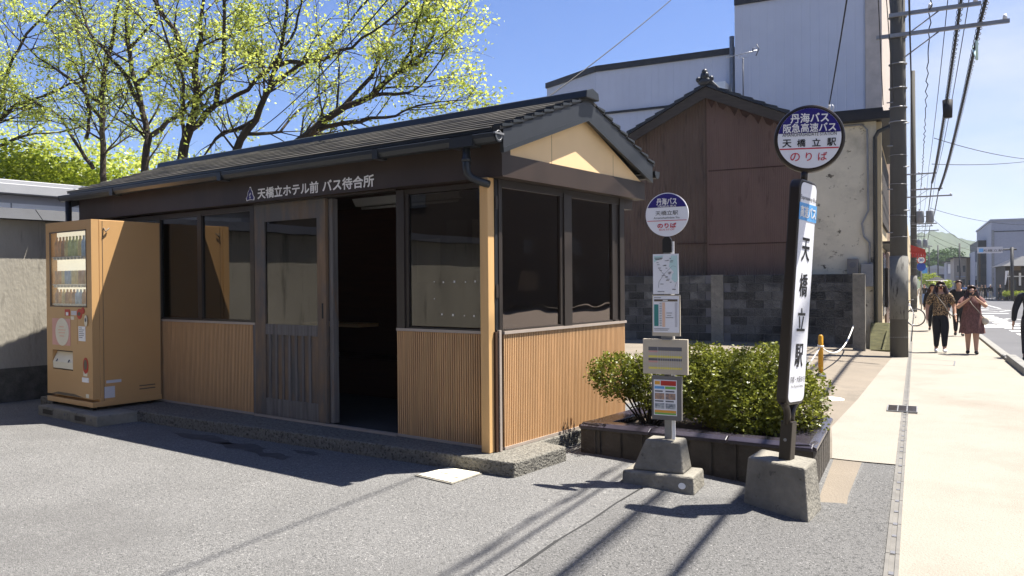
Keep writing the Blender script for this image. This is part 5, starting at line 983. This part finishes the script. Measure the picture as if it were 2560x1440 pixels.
x0, x1, z0, z1 = rect_at(2443, 2507, 618, 633, 91.8); mb = MB(); mb.box(x0, x1, 91.8, 91.9, z0, z1, fw); pn = mb.build('sign_panel', 'pale_grey', gt)
mb = MB(); mb.box(x0 + .15, x0 + .55, 91.77, 91.8, z0 + .12, z1 - .15, fw); mb.build('blue_mark', 'sign_blue', pn)
mb = MB(); text(mb, '天橋立駅', st(91.8, (x0 + x1) / 2 + .25, (z0 + z1) / 2 - .05), T_, Z_, 1.9, .26, .01, .02); mb.build('lettering', 'ink', pn)
fl = thing('banner', 'tall white banner flag on a pole before the timber house', 'banner', st(93, 13.2, gs(93, 13.2)))
x0, x1, z0, z1 = rect_at(2512, 2521, 677, 712, 93); mb = MB(); mb.frustum([st(93, x0 - .02, z0), st(93, x1 - .25, z0), st(93.02, x1 - .25, z0), st(93.02, x0 - .02, z0)], [st(93, x0 + .05, z1), st(93, x1, z1), st(93.02, x1, z1), st(93.02, x0 + .05, z1)]); mb.build('cloth', 'white', fl); mb = MB(); mb.tube([st(93, x1 + .02, gs(93, 13)), st(93, x1 + .02, z1)], .02, 6); mb.build('pole', 'galv', fl)
for u in (2399, 2345, 2323):
    p = ats(u, 640, 140 if u > 2350 else 165); s_ = p.dot(S_); mb = MB(); mb.tube([st(s_, p.dot(T_), -1.6), st(s_, p.dot(T_), p.z + 2)], .12, 7); tag(mb.build('lamp_post', 'far_dark'), {2399: 'thin dark post before the cream house', 2345: 'thin dark post before the white roofed shed', 2323: 'thin dark post left of the shed'}[u], 'post')
for k, (u, v, s, n, R) in enumerate(((2335, 668, 205, 2200, 4.4), (2358, 660, 212, 2200, 4.6), (2372, 675, 208, 1200, 3.4), (2322, 662, 220, 1600, 4.4))):
    p = ats(u, v, s); bush(('dark pine at the centre of the far clump', 'tallest dark pine of the far clump', 'small pine at the right of the far clump', 'pine at the left of the far clump beside the road signs')[k], (p.x, p.y, -2), [(p.x, p.y, p.z, R, R, R * .55), (p.x + 1.5, p.y, p.z + R * .5, R * .6, R * .6, R * .35), (p.x - 2, p.y, p.z - R * .3, R * .7, R * .7, R * .3)], n, .7, 'leaf_pine', 'tree', 'pine_tree', 'pines far down the street')
p = ats(2325, 700, 125); bush('yellow green roadside bush far left of the street', (p.x, p.y, -1.3), [(p.x, p.y, p.z, 1.3, 1.3, 1.0)], 1500, .22, 'leaf_fresh')
p = ats(2358, 706, 120); bush('smaller yellow green bush farther right along the street', (p.x, p.y, -1.3), [(p.x, p.y, p.z - .2, 1.2, 1.2, .6)], 1100, .22, 'leaf_fresh')
p = ats(2535, 731, 93); bush('low flowering plants before the timber house', (p.x, p.y, p.z - .5), [(*ats(2512 + k * 10, 734, 93), .45, .4, .3) for k in range(6)], 1500, .12, 'leaf_fresh')
def hillmesh(name, prof, d0, d1, m, seed):
    mb = MB(); rnd = np.random.default_rng(seed); N = 90; K = 14; us = np.linspace(prof[0][0], prof[-1][0], N); vs = np.interp(us, [p[0] for p in prof], [p[1] for p in prof]); V = []
    for i in range(N):
        top = at(us[i], vs[i], d1)
        for k in range(K):
            f = k / (K - 1); b = at(us[i], 735, d0); p = b.lerp(top, f); zz = -12 + (top.z + 12) * (f ** .8); V.append((p.x, p.y, zz + rnd.normal() * (top.z * .018) + math.sin(i * .5 + k) * top.z * .012))
    mb.add(V, [(i * K + k, (i + 1) * K + k, (i + 1) * K + k + 1, i * K + k + 1) for i in range(N - 1) for k in range(K - 1)], True); return tag(mb.build(name, m, origin=(0, 0, 0), fix=False), kind='structure')
hillmesh('hill', [(1900, 640), (2150, 600), (2260, 592), (2330, 578), (2350, 580), (2375, 582), (2395, 594), (2420, 600), (2450, 606), (2480, 612), (2600, 640), (2800, 690)], 420, 720, 'hill', 1)
hillmesh('far_hill', [(2300, 640), (2400, 625), (2450, 608), (2480, 605), (2560, 600), (2700, 630), (2900, 660)], 900, 1250, 'hill', 2)

# ================================================================== PEOPLE
def skin(name, verts, edges, radii, m, parent, sub=2, root=0):
    O = parent
    while O.parent is not None: O = O.parent
    O = O.location; me = bpy.data.meshes.new(name); me.from_pydata([tuple(Vector(v) - O) for v in verts], edges, []); me.materials.append(M[m])
    o = bpy.data.objects.new(name, me); C.objects.link(o); o.parent = parent; md = o.modifiers.new('skin', 'SKIN'); md.use_smooth_shade = True; md.branch_smoothing = .4
    sv = me.skin_vertices[0].data
    for i, r in enumerate(radii): sv[i].radius = r if isinstance(r, tuple) else (r, r)
    sv[root].use_root = True
    sb = o.modifiers.new('sub', 'SUBSURF'); sb.levels = sb.render_levels = sub; return o
def person(label, foot, head, H, pose, look, fat=1.0, cat='person', detail=True):
    """pose: joints as (left, forward, up) in body heights; look: clothes"""
    F = Vector((math.cos(head), math.sin(head), 0)); Lv = Z_.cross(F); foot = Vector(foot); t = thing('person', label, cat, foot)
    P = lambda q: foot + (Lv * q[0] + F * q[1] + Z_ * q[2]) * H
    J = {'pelvis': (0, 0, .525), 'waist': (0, .005, .60), 'chest': (0, .0, .715), 'neck0': (0, -.005, .815), 'neck': (0, 0, .855), 'jaw': (0, .018, .885), 'head': (0, .008, .93), 'top': (0, .0, .965), 'nose': (0, .062, .915)}
    for sgn, k in ((1, 'l'), (-1, 'r')):
        J.update({k + 'sh': (sgn * .105, -.005, .805), k + 'el': (sgn * .145, -.02, .635), k + 'wr': (sgn * .155, .03, .49), k + 'hip': (sgn * .052, 0, .50), k + 'kn': (sgn * .055, .01, .275), k + 'an': (sgn * .055, 0, .05), k + 'toe': (sgn * .062, .085, .018)})
    J.update(pose); names = [n for n in J if n not in ('lhd', 'rhd')]; idx = {n: i for i, n in enumerate(names)}; f = fat
    R = {'pelvis': (.078 * f, .062 * f), 'waist': (.070 * f, .055 * f), 'chest': (.080 * f, .06 * f), 'neck0': (.04, .034), 'neck': .030, 'jaw': (.038, .042), 'head': (.047, .055), 'top': (.036, .044), 'nose': .010}
    for k in 'lr': R.update({k + 'sh': .040 * (.6 + .4 * f), k + 'el': .027 * (.5 + .5 * f), k + 'wr': .017, k + 'hip': .062 * f, k + 'kn': .040 * (.5 + .5 * f), k + 'an': .024, k + 'toe': .018})
    ED = [('pelvis', 'waist'), ('waist', 'chest'), ('chest', 'neck0'), ('neck0', 'neck'), ('neck', 'jaw'), ('jaw', 'head'), ('head', 'top')]
    if detail: ED.append(('head', 'nose'))
    else: names.remove('nose'); idx = {n: i for i, n in enumerate(names)}
    for k in 'lr': ED += [('neck0', k + 'sh'), (k + 'sh', k + 'el'), (k + 'el', k + 'wr'), ('pelvis', k + 'hip'), (k + 'hip', k + 'kn'), (k + 'kn', k + 'an'), (k + 'an', k + 'toe')]
    V = [P(J[n]) for n in names]; E = [(idx[a], idx[b]) for a, b in ED]; RR = [tuple(x * H for x in (R[n] if isinstance(R[n], tuple) else (R[n], R[n]))) for n in names]
    for k, sgn in (('l', 1), ('r', -1)):            # hands: palm, four fingers of unequal length, thumb from the palm's side
        w = Vector(J[k + 'wr']); d = w - Vector(J[k + 'el']); hd = Vector(J.get(k + 'hd', w + d.normalized() * .05)); d = (hd - w).normalized(); sd = d.cross(Vector((sgn, 0, .001))).normalized()
        if abs(d.z) < .6: sd = Vector((1, 0, 0))
        pi = len(V); V.append(P(hd)); RR.append((.020 * H, .013 * H)); E.append((idx[k + 'wr'], pi))
        if detail:
            cu = Vector((0, .012, 0)) if abs(d.z) > .6 else Vector((-sgn * .01, 0, .004))
            for j, ln in enumerate((.040, .047, .044, .034)):
                a = hd + sd * (j - 1.5) * .010 + d * .02; b = a + d * ln * .55 + cu * .4; c = b + d * ln * .4 + cu; i0 = len(V); V += [P(a), P(b), P(c)]; RR += [(.0062 * H,) * 2, (.0056 * H,) * 2, (.0045 * H,) * 2]; E += [(pi, i0), (i0, i0 + 1), (i0 + 1, i0 + 2)]
            a = w + d * .02 + sd * -.018; b = a + d * .022 - sd * .012 + cu * .6; i0 = len(V); V += [P(a), P(b)]; RR += [(.008 * H,) * 2, (.006 * H,) * 2]; E += [(idx[k + 'wr'], i0), (i0, i0 + 1)]
    skin('body', V, E, RR, look.get('skin', 'skin'), t, 2, idx['pelvis'])
    def cloth(name, m, ns, es, rs, sub=2):
        return skin(name, [P(J[n] if isinstance(n, str) else n) for n in ns], es, [tuple(x * H for x in (r if isinstance(r, tuple) else (r, r))) for r in rs], m, t, sub)
    mid = lambda a, b, q: tuple(Vector(J[a]).lerp(Vector(J[b]), q))
    if 'top' in look:
        m, sl = look['top']; lo = look.get('hem', .47)
        cloth('top', m, ['chest', 'waist', (0, 0, lo), 'neck0', 'lsh', 'rsh', mid('lsh', 'lel', sl), mid('rsh', 'rel', sl)], [(0, 1), (1, 2), (0, 3), (3, 4), (3, 5), (4, 6), (5, 7)], [(.097 * f, .074 * f), (.092 * f, .07 * f), (.098 * f, .076 * f), (.052, .042), (.050 * (.5 + .5 * f), .048 * (.5 + .5 * f)), (.050 * (.5 + .5 * f),) * 2, (.046,) * 2 if look.get('wide') else (.034,) * 2, (.046,) * 2 if look.get('wide') else (.034,) * 2])
        if sl < .6 or look.get('wide'): pass
        elif look.get('long'):
            for k in 'lr': cloth('sleeve', m, [k + 'sh', k + 'el', mid(k + 'el', k + 'wr', .95)], [(0, 1), (1, 2)], [.048, .038, .028])
    if 'legs' in look:
        cloth('trousers', look['legs'], [(0, 0, .615), 'pelvis', 'lhip', 'rhip', 'lkn', 'rkn', mid('lkn', 'lan', .93), mid('rkn', 'ran', .93)], [(0, 1), (1, 2), (1, 3), (2, 4), (3, 5), (4, 6), (5, 7)], [(.088 * f, .072 * f), (.092 * f, .076 * f), .074 * f, .074 * f, .049 * (.5 + .5 * f), .049 * (.5 + .5 * f), .032, .032])
    if 'dress' in look:
        mb = MB(); rings = ((.83, .052, .05), (.80, .10, .062), (.74, .105, .082), (.66, .100, .082), (.60, .108, .088), (.50, .125, .10), (.40, .135, .108), (.305, .145, .115)); n = 28; V2 = []
        for z, a, b in rings:
            for k in range(n): q = 2 * math.pi * k / n; rip = 1 + (.055 * math.sin(q * 7) * max(0, (.62 - z) / .3)); V2.append(P((a * f * .95 * math.cos(q) * rip, b * f * .95 * math.sin(q) * rip, z + .006 * math.sin(q * 5 + 1) * (z < .35))))
        mb.add(V2, [(j * n + k, j * n + (k + 1) % n, (j + 1) * n + (k + 1) % n, (j + 1) * n + k) for j in range(len(rings) - 1) for k in range(n)], True); mb.build('dress', look['dress'], t, fix=False)
        for k in 'lr': cloth('sleeve', look['dress'], ['neck0', k + 'sh', mid(k + 'sh', k + 'el', .75)], [(0, 1), (1, 2)], [.032, .047, .042])
    sh_ = look.get('shoes', 'black_cloth')
    for k in 'lr':
        a = Vector(J[k + 'an']); c = Vector(J[k + 'toe']); cloth('shoe', sh_, [tuple(a + Vector((0, -.02, -.018))), tuple(a.lerp(c, .45) + Vector((0, 0, -.004))), tuple(c + Vector((0, .008, .004)))], [(0, 1), (1, 2)], [(.029, .031), (.028, .026), (.025, .017)], 2)
    hr = look.get('hair', 'hair'); ln = look.get('hairlen', .90)
    hd = Vector(J['head']); mb = MB(); c = P(hd + Vector((0, -.014, .014)))
    n = 16; V2 = []
    for j in range(7):
        ph = math.pi / 2 - j * .27
        for k in range(n):
            q = 2 * math.pi * k / n; fr_ = math.sin(q)      # +1 = face side
            lowr = max(0, fr_) * .9; p2 = ph + lowr * (j / 6) * 1.05; V2.append(c + (Lv * math.cos(q) * .060 * math.cos(p2) + F * math.sin(q) * .068 * math.cos(p2) + Z_ * .062 * math.sin(p2)) * H)
    mb.add(V2, [(j * n + k, j * n + (k + 1) % n, (j + 1) * n + (k + 1) % n, (j + 1) * n + k) for j in range(6) for k in range(n)], True); mb.build('hair', hr, t, fix=False)
    if ln < .86:
        for sgn in (1, -1): cloth('hair_length', hr, [tuple(hd + Vector((sgn * .045, -.02, .02))), tuple(hd + Vector((sgn * .062, -.015, -.05))), tuple(Vector((hd.x + sgn * .078, hd.y - .0, (hd.z + ln) / 2 - .02))), (hd.x + sgn * .075, hd.y + .02, ln)], [(0, 1), (1, 2), (2, 3)], [.022, .030, .034, .020])
        cloth('hair_length', hr, [tuple(hd + Vector((0, -.045, .0))), tuple(hd + Vector((0, -.06, -.08))), (hd.x, hd.y - .062, ln)], [(0, 1), (1, 2)], [.045, (.06, .03), (.05, .02)])
    if detail:
        mb = MB()
        for sgn in (1, -1): mb.ball(P(hd + Vector((sgn * .020, .055, -.002))), .0075 * H, 8, 5)
        mb.build('eyes', 'ink', t)
        mb = MB(); mb.ball(P(Vector(J['jaw']) + Vector((0, .041, .004))), .012 * H, 8, 5, (1.0, .6, .35)); mb.build('mouth', 'red', t)
        mb = MB()
        for sgn in (1, -1): mb.ball(P(hd + Vector((sgn * .049, 0, -.006))), .013 * H, 8, 5, (.5, .7, 1.2))
        mb.build('ears', look.get('skin', 'skin'), t)
        if look.get('glasses'):
            mb = MB()
            for sgn in (1, -1): mb.ball(P(hd + Vector((sgn * .021, .058, .0))), .018 * H, 10, 6, (1.1, .6, .75))
            mb.tube([P(hd + Vector((-.052, .03, .004))), P(hd + Vector((-.04, .055, .003))), P(hd + Vector((.04, .055, .003))), P(hd + Vector((.052, .03, .004)))], .004 * H, 5); mb.build('sunglasses', 'sign_black', t)
    return t, P, J
HD = math.atan2(-S_.y, -S_.x)                       # facing back along the street, towards the lens
def on_walk(u, v, d):
    p = at(u, v, d); return Vector((p.x, p.y, gz(p.x, p.y)))
w1, P, J = person('woman in leopard print top and black trousers walking with sunglasses', on_walk(2352, 880, 18.1), HD + .05, 1.60,
    {'lhip': (.052, 0, .50), 'lkn': (.045, .05, .275), 'lan': (.04, .075, .055), 'ltoe': (.05, .16, .02), 'rkn': (-.05, .02, .275), 'ran': (-.055, -.04, .05), 'rtoe': (-.062, .045, .018), 'lel': (.165, -.02, .65), 'lwr': (.175, .055, .525), 'rel': (-.165, -.03, .645), 'rwr': (-.17, .02, .515)},
    {'top': ('leopard', .92), 'wide': True, 'legs': 'black_cloth', 'shoes': 'white_shoe', 'hairlen': .76, 'glasses': True, 'hem': .445}, 1.16)
mb = MB(); mb.tube([P((-.07, .04, .835)), P((-.03, .098, .76)), P((.04, .112, .66)), P((.095, .098, .56)), P((.115, .05, .48))], .011, 6); mb.build('bag_strap', 'strap', w1)
mb = MB(); mb.tube([P((.173, .055, .535)), P((.176, .058, .525))], .034, 12); mb.build('bracelet', 'white_shoe', w1)
w2, P, J = person('woman in plaid knee length dress holding a phone up in both hands', on_walk(2430, 885, 17.6), HD, 1.50,
    {'lel': (.175, .11, .69), 'lwr': (.06, .175, .80), 'rel': (-.19, .10, .675), 'rwr': (-.05, .17, .80), 'lhd': (.025, .18, .845), 'rhd': (-.02, .18, .845), 'lkn': (.05, .03, .275), 'lan': (.05, .05, .05), 'ltoe': (.056, .135, .018), 'rkn': (-.05, .01, .275), 'ran': (-.05, -.03, .05), 'rtoe': (-.06, .055, .018)},
    {'dress': 'plaid', 'shoes': 'black_cloth', 'hairlen': .74}, 1.2)
mb = MB(); c = P((.0, .205, .875)); LV = Vector((0, 0, 1)).cross(-S_); mb.box(-.075, .075, -.006, .006, -.037, .037, lambda a, b, z: c + LV * a - S_ * b + Z_ * z); ph = mb.build('phone', 'sign_black', bevel=.004); tag(ph, 'dark phone held sideways by the woman in plaid', 'phone')
mb = MB(); mb.tube([P((-.06, .06, .83)), P((.0, .125, .72)), P((.10, .12, .60)), P((.15, .06, .52))], .009, 6); mb.build('bag_strap', 'strap', w2)
mb = MB(); mb.ball(P((.165, .04, .49)), .07 * 1.5, 12, 8, (.7, .6, .9)); mb.build('shoulder_bag', 'beige_bag', w2)
mx_ = at(2577, 880, 16.6); mfoot = Vector((mx_.x, mx_.y, gz(mx_.x, mx_.y) - .085))
person('man in black suit at the right edge with arm hanging', mfoot, HD + math.pi * .92, 1.70, {'lel': (.158, -.03, .635), 'lwr': (.180, .01, .48), 'lhd': (.186, .02, .44), 'rkn': (-.05, .06, .28), 'lan': (.05, -.08, .07), 'ltoe': (.06, .0, .02)}, {'top': ('suit', 1.0), 'long': True, 'legs': 'suit', 'shoes': 'black_cloth', 'hem': .47}, 1.0)
def walker(label, u, v_head, d, H, look, turn=0., off=0.):
    p = at(u, v_head, d); base = Vector((p.x, p.y, gz(p.x, p.y) + off)); Hh = max(1.2, min(1.85, p.z - base.z))
    return person(label, base, HD + turn, Hh if H is None else H, {'lan': (.05, .09, .055), 'lkn': (.05, .07, .275), 'ltoe': (.055, .17, .02), 'ran': (-.05, -.1, .06), 'rkn': (-.05, -.02, .275), 'rtoe': (-.06, -.02, .02)}, look, 1.0, detail=False)
walker('person in loose black jacket walking behind the leopard top woman', 2397, 702, 24, 1.66, {'top': ('black_cloth', 1), 'long': 1, 'legs': 'black_cloth', 'hairlen': .9})
um = walker('person in black with pinkish face under a parasol behind the first woman', 2331, 708, 27, 1.55, {'top': ('black_cloth', 1), 'long': 1, 'legs': 'black_cloth', 'hairlen': .8})[0]
p = at(2342, 700, 26.7); pa_ = thing('parasol', 'dark parasol with pale rim held above the person in black', 'parasol', p)
mb = MB(); n = 16; V2 = [p + Z_ * .12] + [p + Vector((.32 * math.cos(k * 2 * math.pi / n), .32 * math.sin(k * 2 * math.pi / n), -.02)) for k in range(n)]; mb.add(V2, [(0, 1 + k, 1 + (k + 1) % n) for k in range(n)], True); mb.build('canopy', 'black_cloth', pa_, fix=False)
mb = MB(); mb.torus(p - Z_ * .02, (0, 0, 1), .32, .008, 24, 5); mb.build('rim', 'white_shoe', pa_); mb = MB(); mb.tube([p + Z_ * .1, p - Z_ * .65], .012, 6); mb.build('shaft', 'galv', pa_)
walker('person in dark blue carrying a white bag far along the sidewalk', 2311, 703, 62, 1.68, {'top': ('suit', 1), 'long': 1, 'legs': 'blue_cloth'}); 
walker('person in pale clothes beside the second utility pole', 2303, 706, 66, 1.6, {'top': ('pale_cloth', 1), 'long': 1, 'legs': 'grey_cloth'}, math.pi)
for k, (u, v, d, lk, lb) in enumerate(((2411, 704, 100, ('blue_cloth', 'grey_cloth'), 'person in light blue on the far sidewalk before the cream house'), (2420, 703, 101, ('grey_cloth', 'black_cloth'), 'person in grey on the far sidewalk before the ochre house'), (2454, 699, 92, ('far_brown', 'pale_cloth'), 'person in olive jacket and pale trousers on the far sidewalk'), (2463, 705, 91, ('black_cloth', 'black_cloth'), 'person all in black on the far sidewalk'), (2476, 703, 90, ('black_cloth', 'beige_bag'), 'person in white hat and black on the far sidewalk'), (2500, 704, 84, ('suit', 'suit'), 'person in navy riding beside the white banner'), (2443, 706, 96, ('grey_cloth', 'white_shoe'), 'person in grey and white by the dark building'))):
    q, P_, J_ = walker(lb, u, v, d, 1.66, {'top': (lk[0], 1), 'long': 1, 'legs': lk[1], 'hair': 'white_shoe' if 'white hat' in lb else 'hair'}, .4 * (k % 3))

# ================================================================== BICYCLE
p = ats(2289, 797, 28); wz = p.z; wb_ = p.dot(T_); g0 = gs(28, 3.0); bk = thing('bicycle', 'white bicycle parked behind the nearest utility pole', 'bicycle', st(28, wb_ - .5, g0))
RW = .32; cz = g0 + RW + .015
for a in (wb_, wb_ - 1.03):
    mb = MB(); mb.torus(st(28, a, cz), S_, RW, .018, 36, 8); tyr = mb.build('wheel', 'tyre', bk); mb = MB(); mb.torus(st(28, a, cz), S_, RW - .022, .008, 36, 6); mb.build('rim', 'steel', tyr)
    mb = MB()
    for k in range(16): q = math.pi * 2 * k / 16; mb.tube([st(28.0, a, cz), st(28, a + math.cos(q) * (RW - .02), cz + math.sin(q) * (RW - .02))], .002, 3)
    mb.tube([st(27.95, a, cz), st(28.05, a, cz)], .02, 8); mb.build('spokes', 'galv', tyr)
fpt = lambda a, z: st(28, wb_ + a, cz + z)
mb = MB()
for a, b in (((-.20, .45), (-.62, .0)), ((-.20, .45), (-.66, .50)), ((-.66, .52), (-.60, -.03)), ((-.62, 0), (-1.03, 0)), ((-1.03, 0), (-.66, .48)), ((-.22, .52), (-.16, .38))): mb.tube([fpt(*a), fpt(*b)], .018, 8)
for ds in (-.05, .05): mb.tube([fpt(-.17, .40) + S_ * ds * .6, fpt(-.08, .2) + S_ * ds, fpt(0, 0) + S_ * ds], .012, 6)
mb.build('frame', 'bike_white', bk)
mb = MB(); mb.tube([fpt(-.22, .52), fpt(-.24, .62)], .014, 6); mb.tube([fpt(-.24, .62) - S_ * .28, fpt(-.22, .63), fpt(-.24, .62) + S_ * .28], .013, 6); mb.tube([fpt(-.24, .62), fpt(-.05, .66)], .013, 6); mb.build('handlebar', 'ink', bk)
mb = MB(); mb.tube([fpt(-.66, .5), fpt(-.67, .6)], .013, 6); mb.ball(fpt(-.67, .62), .1, 10, 6, (1.2, .7, .35)); mb.build('saddle', 'black_cloth', bk)

# ================================================================== HAZE
hz = MB(); hz.box(-1300, 700, -200, 1500, -30, 100); ho = tag(hz.build('haze', 'white', origin=(0, 0, -30)), kind='stuff'); hm = bpy.data.materials.new('haze'); hm.use_nodes = True
n_, l_ = hm.node_tree.nodes, hm.node_tree.links; n_.remove(n_['Principled BSDF']); pv = n_.new('ShaderNodeVolumePrincipled'); pv.inputs['Color'].default_value = (.86, .92, 1, 1); pv.inputs['Density'].default_value = .0003; pv.inputs['Anisotropy'].default_value = .3
l_.new(pv.outputs['Volume'], n_['Material Output'].inputs['Volume']); ho.data.materials.clear(); ho.data.materials.append(hm)
